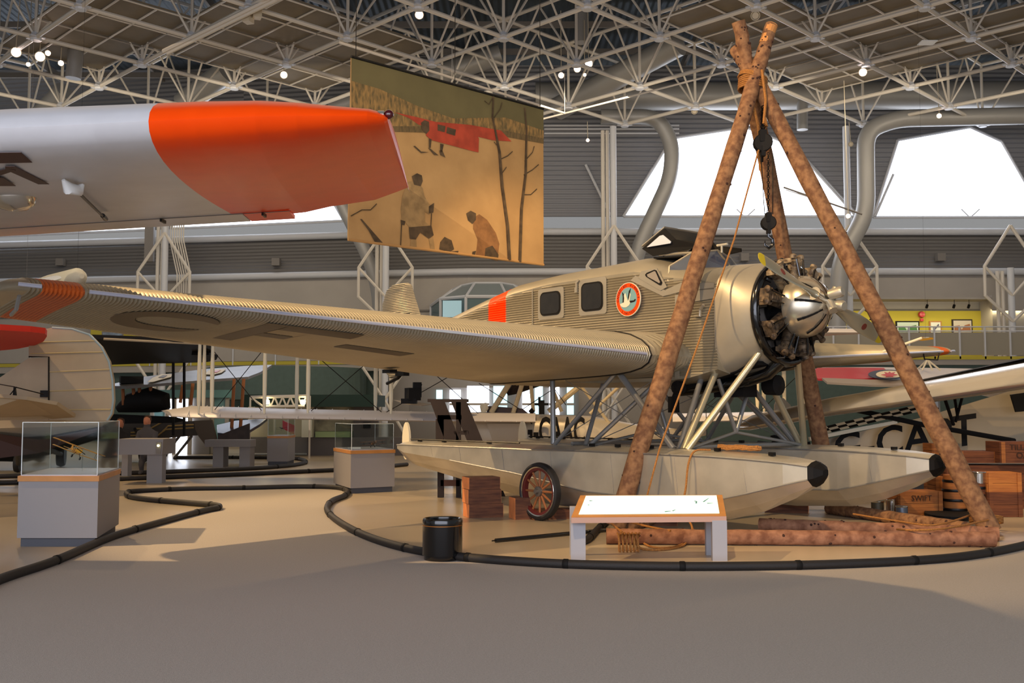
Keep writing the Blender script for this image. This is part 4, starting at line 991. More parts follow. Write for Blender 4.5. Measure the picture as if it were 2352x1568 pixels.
# yellow model biplane
def mini(name, o, s, rz, m, lb, biplane=True, par=None):
    t = bpy.data.objects.new(name, None); COL.objects.link(t); t.location = o; t.rotation_euler = (math.radians(-22 if s > .15 else 6), 0, rz); t.scale = (s, s, s); ORG[t.name] = V((0, 0, 0)); tag(t, lb, 'model aircraft')
    f = MB(); f.path([(.9, 0, 0), (.6, 0, 0), (0, 0, .03), (-1, 0, .05), (-1.5, 0, .08)], [.13, .16, .17, .1, .03], 12); f.build('fuselage', m, t, True)
    w = MB(); loftwing(w, [((.35, -1.9, .32), (-.15, -1.9, .30), .1, .03), ((.45, 0, .30), (-.1, 0, .28), .1, .03), ((.35, 1.9, .32), (-.15, 1.9, .30), .1, .03)], 6); w.build('upper_wing', m, t, True)
    if biplane:
        w = MB(); loftwing(w, [((.2, -1.7, -.14), (-.3, -1.7, -.15), .1, .03), ((.3, 0, -.2), (-.25, 0, -.2), .1, .03), ((.2, 1.7, -.14), (-.3, 1.7, -.15), .1, .03)], 6); w.build('lower_wing', m, t, True)
        st = MB()
        for y in (-1.4, -.25, .25, 1.4):
            for x in (.25, -.08): st.tube((x-.05, y, -.16), (x, y, .3), .015, n=5)
        st.build('interplane_strut', DARKMET, t)
    w = MB(); loftwing(w, [((-1.15, -.6, .1), (-1.5, -.6, .1), .08, 0), ((-1.05, 0, .1), (-1.5, 0, .1), .08, 0), ((-1.15, .6, .1), (-1.5, .6, .1), .08, 0)], 5); w.ext([(-1.1, .01, .1), (-1.35, .01, .45), (-1.6, .01, .42), (-1.62, .01, .05)], (0, -.03, 0)); w.build('tail', m, t)
    w = MB()
    for y in (-.3, .3):
        w.lathe([(.001, -.03), (.12, -.03), (.12, .03), (.001, .03)], (.35, y, -.45), (0, 1, 0), 12); w.tube((.35, y, -.45), (.3, y*.4, -.1), .02, n=5)
    w.build('wheels', DARKMET, t)
    w = MB(); w.tube((.93, -.35, .1), (.93, .35, -.1), .03, n=5); w.build('propeller', DARKMET, t); return t
mini('model_biplane', c1+V((.05, 0, h1+.25)), .165, math.radians(-50), YPLANE, 'yellow model biplane with dark struts inside the near left display case')
for d in ((.15, 0, 0),): tag(MB().tube(c1+V((.12, 0, h1+.012)), c1+V((.12, 0, h1+.21)), .006).build('model_stand', GLASS), 'thin clear rod holding up the yellow model biplane', 'stand')
mini('model_monoplane', c2+V((.18, 0, h2+.10)), .13, math.radians(-100), mat('model_tan', (150, 100, 66), .5), 'small brown model aircraft inside the middle display case', True)
mini('model_seaplane', c3+V((0, 0, h3+.20)), .10, math.radians(-60), mat('model_dark', (60, 58, 56), .5), 'tiny dark model inside the far white display case', True)
tag(MB().box(c2+V((-.15, -.1, h2+.02)), (.24, .18, .02)).build('caption_plate', WHITE), 'white caption plate lying in the middle display case', 'label')
# ---- tripod of logs
def log(P, rs, lb, grp, name='log', m=LOG, seed=1, knots=14):
    rnd = random.Random(seed); P = [V(p) for p in P]; N = 26; pts = []; rr = []
    L_ = len(P)-1
    for k in range(N+1):
        s = k/N*L_; i = min(int(s), L_-1); f = s-i; p = P[i].lerp(P[i+1], f); pts.append(p+V((rnd.uniform(-1, 1), rnd.uniform(-1, 1), 0))*.008); rr.append(rs[0]+(rs[1]-rs[0])*k/N+rnd.uniform(-.004, .005))
    t = thing(name, V((P[0].x, P[0].y, min(P[0].z, P[-1].z))), lb, 'log', grp)
    MB().path(pts, rr, 14).build('trunk', m, t, True)
    kb = MB()
    for k in range(knots):
        s = rnd.uniform(.03, .97)*N; i = int(s); p = pts[i].lerp(pts[min(i+1, N)], s-i); d = (pts[min(i+1, N)]-pts[i]).normalized(); a = V((rnd.uniform(-1, 1), rnd.uniform(-1, .3), rnd.uniform(-1, 1))); a = (a-d*a.dot(d)).normalized()
        q = p+a*(rr[i]-.012); ks = rnd.uniform(.5, 1.0); kb.lathe([(.024*ks, 0), (.019*ks, .014), (.008*ks, .02), (.001, .02)], q, a, 8)
    kb.build('knots', KNOT, t); return pts
AP = V((3.35, 13.9, 6.02))
fl = gz(1415, 1218); fr = gz(2277, 1230); fb = gz(1915, 1172)
def ext(a, px, y_t): # end beyond the apex at a pixel, keeping direction
    return None
def beyond(f, k): return AP+(AP-f).normalized()*k
PL = log([fl+V((0, 0, .05)), AP+V((-.03, -.12, 0)), beyond(fl, .88)+V((-.03, -.12, 0))], (.125, .085), 'left leg log of the tripod crossing in front of the cabin', 'tripod poles', 'tripod_pole', seed=3, knots=40)
PR = log([fr+V((0, 0, .05)), AP+V((.05, -.02, 0)), beyond(fr, .62)+V((.0, .02, 0))], (.13, .085), 'right leg log of the tripod standing beside the propeller', 'tripod poles', 'tripod_pole', seed=4, knots=46)
PB = log([fb+V((0, 0, .05)), AP+V((.0, .16, 0)), beyond(fb, .92)+V((0, .16, 0))], (.125, .09), 'rear leg log of the tripod standing behind the engine, longest at the top', 'tripod poles', 'tripod_pole', seed=5, knots=40)
e = PL[-1]; d = (PL[-1]-PL[-3]).normalized(); MB().tube(e-d*.3+V((0, -.012, 0)), e+d*.006, .083, .087, 14).build('bare_end', LOG2, bpy.data.objects['tripod_pole'])
# ---- rope lashing at top and hoist
def coil(c, ax, r, turns, h, rr, n=14): 
    ax = V(ax).normalized(); a = V((1, 0, 0)) if abs(ax.x) < .9 else V((0, 1, 0)); u = ax.cross(a).normalized(); w = ax.cross(u); P = []
    for k in range(int(turns*n)+1):
        f = k/n; P.append(V(c)+u*math.cos(2*PI*f)*r+w*math.sin(2*PI*f)*r+ax*h*(f/turns-.5))
    return MB().path(P, rr, 6)
t = thing('rope_lashing', AP, 'tan rope lashed around the crossing of the three poles', 'rope')
for k, (o, ax_, r, tn, h) in enumerate([((-.02, 0, .0), (.1, .05, 1), .19, 6, .17), ((-.02, 0, .06), (.45, .1, .85), .2, 3, .07)]):
    coil(AP+V(o), ax_, r, tn, h, .014).build('rope_turns', ROPE, t, True)
mb = MB(); mb.path([AP+V((.05, -.25, .12)), AP+V((.09, -.27, -.3)), AP+V((.06, -.26, -.62)), AP+V((.1, -.25, -.66)), AP+V((.08, -.25, -.55))], .02, 6); mb.path([AP+V((-.12, -.2, -.1)), AP+V((.02, -.1, -.6)), AP+V((.08, .05, -1.2))], .02, 6); mb.build('rope_tail', ROPE, t, True)
def hz_(py, Y=13.9): return at(1176, py, Y).z
hx = at(1752, 330, 13.7)
t = thing('hoist', V((hx.x, hx.y, hz_(560))), 'black block and tackle with chain and hook hanging from the tripod', 'hoist')
def block(c, s, nm):
    mb = MB(); 
    for o in (-.035, .035): mb.lathe([(.001, -.015), (.10*s, -.012), (.11*s, 0), (.10*s, .012), (.001, .015)], V(c)+V((0, o, 0)), (.3, 1, 0), 16)
    mb.box(V(c)+V((0, 0, .08*s)), (.08*s, .11, .14*s)); mb.box(V(c)+V((0, 0, -.1*s)), (.05*s, .09, .12*s)); return mb.build(nm, BLACKM, t, True)
block((hx.x, 13.7, hz_(328, 13.7)), 1.15, 'pulley_block'); h2_ = at(1765, 512, 13.6); block(h2_, .9, 'pulley_block')
mb = MB(); top = AP+V((.08, -.05, -1.1)); mb.path([top, V((hx.x, 13.7, hx.z+.15))], .02, 6)
for k in range(16):
    a = V((hx.x+.02, 13.7, hx.z+.5)).lerp(V((hx.x, 13.7, hx.z+.1)), k/15); mb.lathe([(.03, -.012), (.038, 0), (.03, .012), (.022, 0), (.03, -.012)], a, (1, 0, 0) if k % 2 else (0, 1, 0), 8)
mb.build('upper_chain', DARKMET, t)
mb = MB(); ca = V((hx.x+.06, 13.65, hx.z-.15)); cb_ = h2_+V((0, 0, .12))
for k in range(22):
    a = ca.lerp(cb_, k/21); mb.lathe([(.017, -.008), (.023, 0), (.017, .008), (.011, 0), (.017, -.008)], a, (1, 0, 0) if k % 2 else (0, 1, 0), 8)
mb.path([ca+V((.06, 0, 0)), cb_+V((.06, 0, 0))], .007, 5); mb.path([ca+V((-.1, 0, 0)), cb_+V((-.05, 0, 0))], .006, 5); mb.build('chain', DARKMET, t)
mb = MB(); c = h2_+V((0, 0, -.22)); mb.path([h2_+V((0, 0, -.12)), c+V((0, 0, .04)), c+V((.05, 0, 0)), c+V((.055, 0, -.07)), c+V((0, 0, -.12)), c+V((-.055, 0, -.08)), c+V((-.05, 0, -.02))], [.018, .022, .024, .026, .024, .018, .008], 8); mb.build('hook', BLACK, t, True)
mb = MB(); mb.path([V((hx.x-.07, 13.65, hx.z-.1)), at(1686, 550, 13.35), at(1600, 800, 13.0), at(1515, 1030, 12.75), at(1478, 1170, 12.6)], .013, 6); tag(mb.build('hauling_rope', ROPE, smooth=True), 'thin tan hauling rope running from the pulley down to the left foot', 'rope')
# rope coil on the near float with hanging end
t = thing('deck_rope', aworld((2.6, -1.2, 1.02)), 'coil of tan rope lying on the deck of the near float', 'rope')
pc = aworld((2.55, -1.28, 1.045))
mb = MB(); P = []
for k in range(90):
    a = 2*PI*k/16; r = 1+.06*math.sin(k*1.3); u = ADX*math.cos(a)*.30*r+ADY*math.sin(a)*.09*r; P.append(pc+u+V((0, 0, .01+.035*(k/90)+.01*math.sin(k*2.1))))
mb.path(P, .013, 6); mb.build('rope_coil', ROPE, t, True)
e0 = aworld((2.25, -1.45, 1.04)); ln = [e0, aworld((2.15, -1.62, 1.03)), aworld((2.13, -1.72, .88)), aworld((2.12, -1.76, .6)), aworld((2.11, -1.80, .35)), at(1590, 1212, 12.3), gz(1580, 1240, .03), gz(1550, 1255, .015), gz(1500, 1256, .015), gz(1470, 1240, .03), at(1452, 1215, 12.3)]
MB().path(smooth_path(ln, 5), .013, 6).build('rope_end', ROPE, t, True)
# ---- ground logs
def glog(a, b, r, lb, seed, m=LOG, r2=None): return log([a+V((0, 0, r)), b+V((0, 0, r))], (r, r2 or r*.93), lb, 'logs lying on the floor', 'ground_log', m, seed, 22)
LOGA = mat('log_pinkish', (158, 112, 84), .85, nscale=9, rgb2=(112, 70, 48), bump=.5, bscale=18)
glog(gz(1393, 1249), gz(2285, 1256), .088, 'long front log lying on the floor behind the reader sign', 11, LOGA)
glog(gz(1745, 1222), gz(2306, 1249)+V((.05, .22, 0)), .088, 'second floor log lying just behind the long front log', 12, LOGA)
glog(gz(1905, 1180), gz(2220, 1229), .085, 'darker floor log running back from the right foot under the bow', 13)
glog(gz(1450, 1218), gz(1560, 1190), .06, 'short thin log behind the rope at the left foot', 14)
t = thing('foot_rope', gz(2270, 1228), 'tan rope tying the right pole foot to the floor logs', 'rope')
pf = gz(2266, 1222); coil(pf+V((0, 0, .16)), (.1, .2, 1), .19, 4, .08, .014).build('rope_turns', ROPE, t, True)
MB().path(smooth_path([pf+V((.15, -.1, .2)), gz(2180, 1212, .2), gz(2100, 1217, .19), gz(2060, 1215, .17)], 5), .012, 6).build('rope_strand', ROPE, t, True)
MB().path(smooth_path([gz(1960, 1180, .2), gz(2060, 1196, .19), gz(2150, 1205, .2), pf+V((-.1, .1, .22))], 5), .012, 6).build('rope_strand', ROPE, t, True)
t = thing('foot_rope', gz(1445, 1235), 'tan rope wound around the left end of the front log', 'rope')
pf = gz(1444, 1247, .09); coil(pf, (1, 0, 0), .108, 6, .24, .012).build('rope_turns', ROPE, t, True)
MB().path(smooth_path([pf+V((-.05, 0, .1)), gz(1400, 1196, .16), gz(1420, 1192, .18), gz(1480, 1207, .17), gz(1540, 1219, .16)], 5), .013, 6).build('rope_strand', ROPE, t, True)
MB().path(smooth_path([pf+V((.05, -.02, .1)), gz(1470, 1258, .03), gz(1520, 1262, .014), gz(1570, 1252, .014), gz(1592, 1215, .1)], 5), .013, 6).build('rope_strand', ROPE, t, True)
mb = MB(); a = gz(1138, 1241, .025); b_ = gz(1400, 1216, .025); mb.tube(a, b_, .024, n=10); mb.tube(a, a+(a-b_).normalized()*.05, .008); tag(mb.build('black_pole', BLACK, smooth=True), 'thin black pole lying on the floor left of the sign', 'pole')
# ---- timber blocks under the floats
def tim(c, d, rz, lb, top=None):
    t = thing('timber_block', V((c[0], c[1], c[2])), lb, 'wooden block', 'timber blocks under the floats')
    MB().box((c[0], c[1], c[2]+d[2]/2), d, rz).build('beam', WOODB, t)
    u = V((math.cos(rz), math.sin(rz), 0))
    for s in (-1, 1): MB().box(V((c[0], c[1], c[2]+d[2]/2))+u*s*(d[0]/2+.001), (.004, d[1]-.004, d[2]-.004), rz).build('end_grain', WOODE, t)
rb = math.radians(17)
b0 = gz(1100, 1191)+V((.05, .30, 0))
tim((b0.x, b0.y, 0), (.50, .34, .195), rb, 'bottom wooden block of the stack of three under the stern')
tim((b0.x-.02, b0.y, .197), (.48, .34, .20), rb, 'middle wooden block of the stack of three under the stern')
tim((b0.x-.03, b0.y, .399), (.46, .34, .17), rb+.05, 'top wooden block of the stack of three under the stern')
b1 = aworld((-.45, -1.42, 0))
KH = .115
tim((b1.x, b1.y+.0, 0), (.98, .36, .125), rb, 'long flat wooden block behind the spoked wheel')
tim((b1.x-.62, b1.y-.12, 0), (.22, .3, .3), rb, 'small upright wooden block left of the long flat one behind the spoked wheel')
b2 = gz(1812, 1180)+V((.05, .3, 0))
tim((b2.x, b2.y, 0), (.62, .36, .15), -rb, 'dark wooden block under the far float')
b3 = gz(1500, 1210)+V((.0, .3, 0))
tim((b3.x, b3.y, 0), (.7, .3, .12), -.1, 'flat wooden block under the near float behind the sign')
# ---- dark trestle behind the stern
TY = 17.9
t = thing('trestle', V((at(1050, 1000, TY).x, TY, 0)), 'tall dark brown wooden trestle behind the stern of the near float', 'trestle')
def pt(px, py, y=TY): return at(px, py, y)
def plank(a, b, wd, dp, nm, m=DBROWN):
    a, b = V(a), V(b); mb = MB(); mb.ext([a+V((-wd/2, 0, 0)), a+V((wd/2, 0, 0)), b+V((wd/2, 0, 0)), b+V((-wd/2, 0, 0))], (0, dp, 0)); return mb.build(nm, m, t)
MB().ext([pt(982, 916), pt(1074, 916), pt(1074, 923), pt(982, 923)], (0, .5, 0)).build('top_board', DBROWN, t)
plank(pt(1005, 923), pt(1042, 1020), .25, .06, 'slanted_board'); 
a = pt(1054, 923); b_ = pt(1143, 1140); plank(a, b_, .27, .07, 'slanted_board'); 
plank(pt(1012, 960), pt(1012, 1142), .11, .1, 'upright_post'); plank(pt(1053, 923), pt(1053, 1142, TY), .085, .1, 'upright_post')
plank(pt(1010, 962), pt(1010, 1010), .14, .1, 'upright_post')
MB().ext([pt(1005, 953), pt(1060, 953), pt(1060, 963), pt(1005, 963)], (0, .06, 0)).build('cross_rail', DBROWN, t)
MB().ext([pt(1012, 1102), pt(1056, 1102), pt(1056, 1116), pt(1012, 1116)], (0, .06, 0)).build('cross_rail', mat('rail_brown', (92, 56, 36), .7), t)
MB().ext([pt(1040, 990), pt(1076, 988), pt(1078, 998), pt(1045, 998)], (0, .06, 0)).build('cross_rail', DBROWN, t)
# ---- crates and cargo at right
def crate(px0, py0, px1, py1, Y, d, lb, m=CRATE, rz=0., txt=None, base=None, name='wooden_crate', endm=None):
    p = at(px0, py0, Y); q = at(px1, py1, Y); w = q.x-p.x; z1 = p.z; z0 = base if base is not None else max(0, q.z); cx = (p.x+q.x)/2
    t = thing(name, V((cx, Y+d/2, z0)), lb, 'crate', 'wooden cargo crates'); R = Matrix.Rotation(rz, 3, 'Z'); c = V((cx, Y+d/2, (z0+z1)/2)); h = z1-z0
    MB().box(c, (w-.04, d-.04, h-.01), rz).build('box', m, t)
    s = MB(); nb = max(2, int(h/.12))
    for k in range(nb):
        z = -h/2+h*(k+.5)/nb
        for sy in (-1, 1): s.box(c+R @ V((0, sy*(d/2-.015), z)), (w-.03, .018, h/nb-.008), rz)
        for sx in (-1, 1): s.box(c+R @ V((sx*(w/2-.015), 0, z)), (.018, d-.03, h/nb-.008), rz)
    s.build('boards', m, t)
    e = MB()
    for sx in (-1, 1):
        for sy in (-1, 1): MB().box(c+R @ V((sx*(w/2-.05), sy*(d/2+.002), 0)), (.06, .014, h-.01), rz).build('cleat', endm or m, t)
    if txt:
        for k, (s_, sz) in enumerate(txt):
            textmesh(s_, sz, c+R @ V((0, -d/2-.012, h*.12-k*h*.38)), R @ V((1, 0, 0)), (0, 0, 1), mat('stencil', (52, 28, 14), .8), 'stencil_text', t)
    return t
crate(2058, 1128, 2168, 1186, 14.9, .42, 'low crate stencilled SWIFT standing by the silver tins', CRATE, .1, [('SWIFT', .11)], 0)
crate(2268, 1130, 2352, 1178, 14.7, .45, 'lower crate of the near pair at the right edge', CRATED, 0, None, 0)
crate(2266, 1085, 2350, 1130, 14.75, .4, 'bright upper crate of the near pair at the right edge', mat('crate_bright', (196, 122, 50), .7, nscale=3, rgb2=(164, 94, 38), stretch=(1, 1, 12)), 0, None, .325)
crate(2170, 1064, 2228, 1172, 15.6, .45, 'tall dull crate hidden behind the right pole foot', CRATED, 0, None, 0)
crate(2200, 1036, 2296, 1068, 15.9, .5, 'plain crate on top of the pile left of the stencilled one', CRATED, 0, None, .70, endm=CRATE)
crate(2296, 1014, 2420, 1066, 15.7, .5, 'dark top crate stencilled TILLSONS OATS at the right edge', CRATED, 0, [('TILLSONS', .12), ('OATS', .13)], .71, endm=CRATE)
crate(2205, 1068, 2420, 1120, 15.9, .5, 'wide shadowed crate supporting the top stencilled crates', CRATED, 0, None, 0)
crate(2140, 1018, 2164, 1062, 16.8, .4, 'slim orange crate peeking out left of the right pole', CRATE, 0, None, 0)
crate(2146, 1094, 2172, 1128, 15.4, .3, 'small upright crate resting behind the crate marked SWIFT', CRATE, 0, None, 0)
def keg(px, py0, py1, Y, r, m, lb, name='keg', bands=True, base=None):
    p = at(px, py0, Y); q = at(px, py1, Y); z0 = base if base is not None else max(0, q.z); h = p.z-z0
    t = thing(name, V((p.x, Y, z0)), lb, 'barrel' if bands else 'tin')
    MB().lathe([(.001, 0), (r*.9, 0), (r*(1.04 if bands else 1), h*.5), (r*.9 if bands else r, h), (.001, h)] if bands else [(.001, 0), (r, 0), (r, h), (.001, h)], (p.x, Y, z0), (0, 0, 1), 24).build('body', m, t, True)
    if bands:
        for f in (.15, .38, .62, .85):
            rr_ = r*(.9+.14*(1-abs(f-.5)*2)**1.0); MB().lathe([(rr_+.004, h*f-.02), (rr_+.01, h*f), (rr_+.004, h*f+.02)], (p.x, Y, z0), (0, 0, 1), 24).build('hoop', DARKMET, t, True)
    else: MB().lathe([(r+.002, h-.02), (r+.006, h-.01), (r+.002, h)], (p.x, Y, z0), (0, 0, 1), 24).build('lid_rim', CHROME, t, True)
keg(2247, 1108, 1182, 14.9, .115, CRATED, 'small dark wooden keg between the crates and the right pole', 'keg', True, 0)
keg(2247, 1083, 1108, 14.9, .105, CHROME, 'shiny metal tin on top of the small dark keg', 'metal_tin', False, at(2247, 1109, 14.9).z)
keg(2192, 1090, 1172, 15.0, .17, CRATE, 'reddish wooden keg behind the right pole', 'keg', True, 0)
keg(2047, 1146, 1182, 14.95, .062, CHROME, 'tall shiny tin left of the crate marked SWIFT', 'metal_tin', False, 0)
keg(2071, 1161, 1184, 14.6, .082, mat('tin_blue', (120, 128, 140), .3, .6), 'short patterned tin in front of the crate marked SWIFT', 'metal_tin', False, 0)
keg(2015, 1150, 1178, 15.2, .09, mat('tin_dull', (96, 92, 78), .5, .3), 'dull olive tin half hidden under the far bow', 'metal_tin', False, 0)
mb = MB(); c = gz(2180, 1184, .03); 
pts = []
for k in range(24): a = 2*PI*k/24; pts.append(c+V((.34*math.cos(a), .55*math.sin(a)*1., 0))+V((.12*math.sin(a), 0, 0)))
mb.ext(pts, (0, 0, .04)); tag(mb.build('tarpaulin', BLACKM), 'dark folded mat lying on the floor before the crates', 'mat')
# ---- hanging banner
BT = [at(807, 130, 22.0), at(1248, 250, 25.8)]; BB = [at(797, 550, 22.0), at(1250, 608, 25.8)]
BB[0] = V((BT[0].x-.03, BT[0].y, BB[0].z)); BB[1] = V((BT[1].x, BT[1].y, BB[1].z))
t = thing('hanging_banner', V(((BT[0].x+BT[1].x)/2, 23.9, BB[0].z)), 'large hanging picture banner with a red ski plane over snow and two parka clad figures', 'banner')
bn = (BT[1]-BT[0]).cross(BB[0]-BT[0]).normalized(); bn = bn if bn.y < 0 else -bn
MB().ext([BT[0], BT[1], BB[1], BB[0]], -bn*.03).build('cloth', mat('banner_snow', (192, 152, 98), .9, nscale=1.2, rgb2=(174, 136, 86)), t)
def bp(px, py, h=.004):
    r = ray(px, py); C0 = V((0, 0, CAMH)); s = (BT[0]-C0).dot(bn)/r.dot(bn); return C0+r*s+bn*h
def art(lists, m, name, h=.004, th=.002):
    for L_ in lists: o = MB().ext([bp(x, y, h) for x, y in L_], bn*th).build(name, m, t)
    return o
art([[(807, 130), (1248, 250), (1248, 300), (1180, 284), (1100, 282), (1020, 270), (930, 236), (860, 208), (807, 196)]], mat('banner_sky', (104, 96, 62), .9, noise=.12, nscale=1), 'painted_sky')
art([[(807, 186), (870, 204), (960, 244), (1040, 272), (1160, 270), (1248, 300), (1248, 322), (1160, 312), (1080, 300), (1000, 306), (910, 302), (860, 292), (807, 270)]], mat('banner_hills', (160, 126, 74), .9, nscale=5, rgb2=(96, 84, 54), stretch=(3, 3, 1)), 'painted_hills', .008)
art([[(880, 302), (960, 304), (1080, 304), (1160, 314), (1248, 330), (1248, 318), (1160, 300), (1000, 290), (890, 290)]], mat('banner_trees', (120, 98, 62), .9, nscale=6, rgb2=(92, 78, 50), stretch=(3, 3, 1)), 'painted_trees', .01)
BR = mat('banner_red', (172, 66, 42), .85, noise=.2, nscale=3); BD = mat('banner_dark', (82, 66, 46), .9, noise=.3, nscale=6); BG = mat('banner_parka', (158, 128, 84), .9, noise=.2, nscale=5); BO = mat('banner_rust', (138, 96, 56), .9, noise=.2, nscale=5)
art([[(906, 258), (960, 270), (1000, 280), (1080, 287), (1150, 300), (1174, 325), (1130, 322), (1080, 310), (1000, 298), (960, 286), (940, 272)]], BR, 'painted_wing', .012)
art([[(972, 276), (984, 278), (1000, 284), (1092, 306), (1099, 318), (1098, 350), (1084, 347), (1020, 330), (990, 322), (978, 312)]], BR, 'painted_fuselage', .016)
art([[(966, 282), (974, 276), (984, 280), (985, 300), (978, 308), (968, 298)], [(1004, 286), (1022, 290), (1020, 304), (1004, 300)], [(1026, 292), (1046, 298), (1044, 312), (1024, 306)]], BD, 'painted_windows', .02)
art([[(984, 318), (990, 320), (988, 340), (984, 340)], [(1010, 330), (1018, 332), (1014, 350), (1010, 350)], [(948, 336), (952, 335), (966, 348), (984, 350), (966, 352)], [(982, 340), (988, 342), (1006, 357), (996, 356)], [(1008, 346), (1014, 344), (1022, 362), (1010, 356)]], BD, 'painted_skis', .02)
art([[(945, 405), (957, 398), (968, 403), (970, 416), (965, 428), (950, 424)]], BD, 'painted_hood', .016)
art([[(936, 418), (955, 416), (970, 432), (974, 450), (988, 476), (994, 470), (996, 485), (984, 492), (975, 486), (976, 510), (990, 520), (960, 526), (938, 520), (930, 510), (922, 512), (920, 480), (924, 450)]], BG, 'painted_parka', .012)
art([[(938, 522), (990, 518), (995, 540), (984, 548), (964, 534), (954, 550), (940, 548)], [(984, 474), (996, 466), (994, 488), (984, 490)], [(919, 505), (930, 508), (928, 517), (920, 516)]], BD, 'painted_trousers', .018)
art([[(943, 550), (955, 550), (956, 572), (940, 570)], [(984, 548), (994, 545), (998, 576), (988, 574)]], BG, 'painted_boots', .016)
art([[(1070, 490), (1080, 484), (1092, 490), (1092, 505), (1084, 514), (1074, 506)]], BD, 'painted_hood', .018)
art([[(1086, 500), (1100, 492), (1118, 505), (1138, 535), (1146, 560), (1142, 595), (1120, 590), (1100, 590), (1092, 585), (1096, 550), (1086, 525)]], BO, 'painted_parka', .014)
art([[(1114, 570), (1130, 564), (1144, 585), (1142, 600), (1112, 592)], [(1084, 578), (1092, 576), (1090, 588), (1083, 586)], [(1010, 556), (1020, 544), (1036, 552), (1042, 572), (1030, 580), (1008, 572)], [(826, 503), (830, 503), (864, 542), (882, 562), (860, 556), (846, 530)], [(1030, 578), (1052, 576), (1050, 586), (1030, 584)]], BD, 'painted_dark_shapes', .018)
for L_ in ([(1132, 222), (1130, 270), (1146, 350), (1152, 430), (1164, 520), (1168, 597)], [(1204, 248), (1208, 300), (1206, 400), (1196, 480), (1192, 602)]):
    MB().path([bp(x, y, .02) for x, y in L_], [.02, .025, .035, .045, .05, .055][:len(L_)], 5).build('painted_tree_trunk', BD, t)
mb = MB()
for L_ in ([(1132, 222), (1122, 240), (1112, 232)], [(1134, 270), (1148, 250), (1152, 236)], [(1150, 365), (1165, 358), (1176, 348)], [(1152, 398), (1162, 384)], [(1204, 370), (1222, 350), (1226, 336)], [(1202, 402), (1222, 390), (1236, 378)], [(1198, 447), (1218, 447), (1232, 434)], [(1146, 342), (1134, 326)], [(805, 496), (830, 482), (850, 482), (864, 468)], [(921, 515), (919, 566)], [(990, 490), (988, 530)]): mb.path([bp(x, y, .02) for x, y in L_], .011, 4)
mb.build('painted_twigs', BD, t)
MB().tube(BT[0]+bn*.0, BT[1], .035).build('top_rail', DARKMET, t); MB().tube(BB[0], BB[1], .03).build('bottom_rail', mat('banner_snow_r', (180, 138, 84), .9), t)
mb = MB()
for f in (.02, .5, .98): p = BT[0].lerp(BT[1], f); mb.tube(p, V((p.x, p.y, 13.7)), .008, n=4)
mb.build('hanging_wire', DARKMET, t)
# ================================================================ OTHER AIRCRAFT
# ---- orange tipped wing of the aircraft at upper left
wg = thing('bush_plane', V((-9.2, 8.5, 0)), 'white high wing aircraft whose orange tipped wing fills the upper left', 'aircraft')
def lp(x, f, Z=None):   # x world, f chord fraction (0 = leading edge, near camera)
    # leading edge and trailing edge lines as functions of x along the span
    s = (x+.86)/-8.0                    # 0 tip .. 1 root
    yl = 6.32+.12*s; yt = {0: 0}.get(1, 0)
    return None
SEC = [(-.80, 6.46, 8.9, .055), (-.90, 6.38, 9.05, .08), (-1.35, 6.30, 9.65, .11), (-1.7, 6.26, 9.95, .125), (-3.2, 6.25, 10.0, .135), (-6.0, 6.3, 10.15, .14), (-9.4, 6.35, 10.3, .14)]
def wz(x): return 3.44-.052*(-.9-x) if x > -6 else 3.175
R = []; RX = []
def secat(x):
    for a, b in zip(SEC, SEC[1:]):
        if b[0] <= x <= a[0]:
            s = (a[0]-x)/(a[0]-b[0]); return [a[k]+(b[k]-a[k])*s for k in range(4)]
    return SEC[-1] if x < SEC[-1][0] else SEC[0]
SK = .115   # ribs lean: chord line drifts to -x going back
def wsec(x, n=18):
    _, yl, yt, t_ = secat(x); L_ = yt-yl; z = wz(x); out = []
    for cx, cz in foil(n, t_, .02): out.append(V((x-SK*L_*cx*(1 if x < -1.2 else .35), yl+L_*cx, z+cz*L_-.04+.09*cx)))
    return out
XS = [-.80, -.82, -.86, -.92, -1.0, -1.15, -1.35, -1.6, -1.97, -2.12, -2.26, -2.6, -3.2, -4, -5, -6, -7.5, -9.4]
R = [wsec(x) for x in XS]; R[0] = [V((p.x, R[0][18].y+(p.y-R[0][18].y)*.98, R[1][k].z*.4+R[1][18].z*.6)) for k, p in enumerate(R[0])]
mb = MB()
for a, b, xa in zip(R, R[1:], XS): mb.mi = 1 if xa > -2.13 else 0; mb.rings([a, b], True, False)
mb.mi = 1; mb.poly(list(reversed(R[0])))
W1 = mb.build('wing', [WHITEP, ORANGE], wg, True)
def under(x, f, drop=.006):
    _, yl, yt, t_ = secat(x); L_ = yt-yl; th = 5*t_*(.2969*math.sqrt(f)-.1260*f-.3516*f*f+.2843*f**3-.1030*f**4); cb = .02*(.8*f-f*f)/.16 if f < .4 else .02*(.2+.8*f-f*f)/.36
    return V((x-SK*L_*f*(1 if x < -1.2 else .35), yl+L_*f, wz(x)-.04+.09*f+(cb-th)*L_-drop))
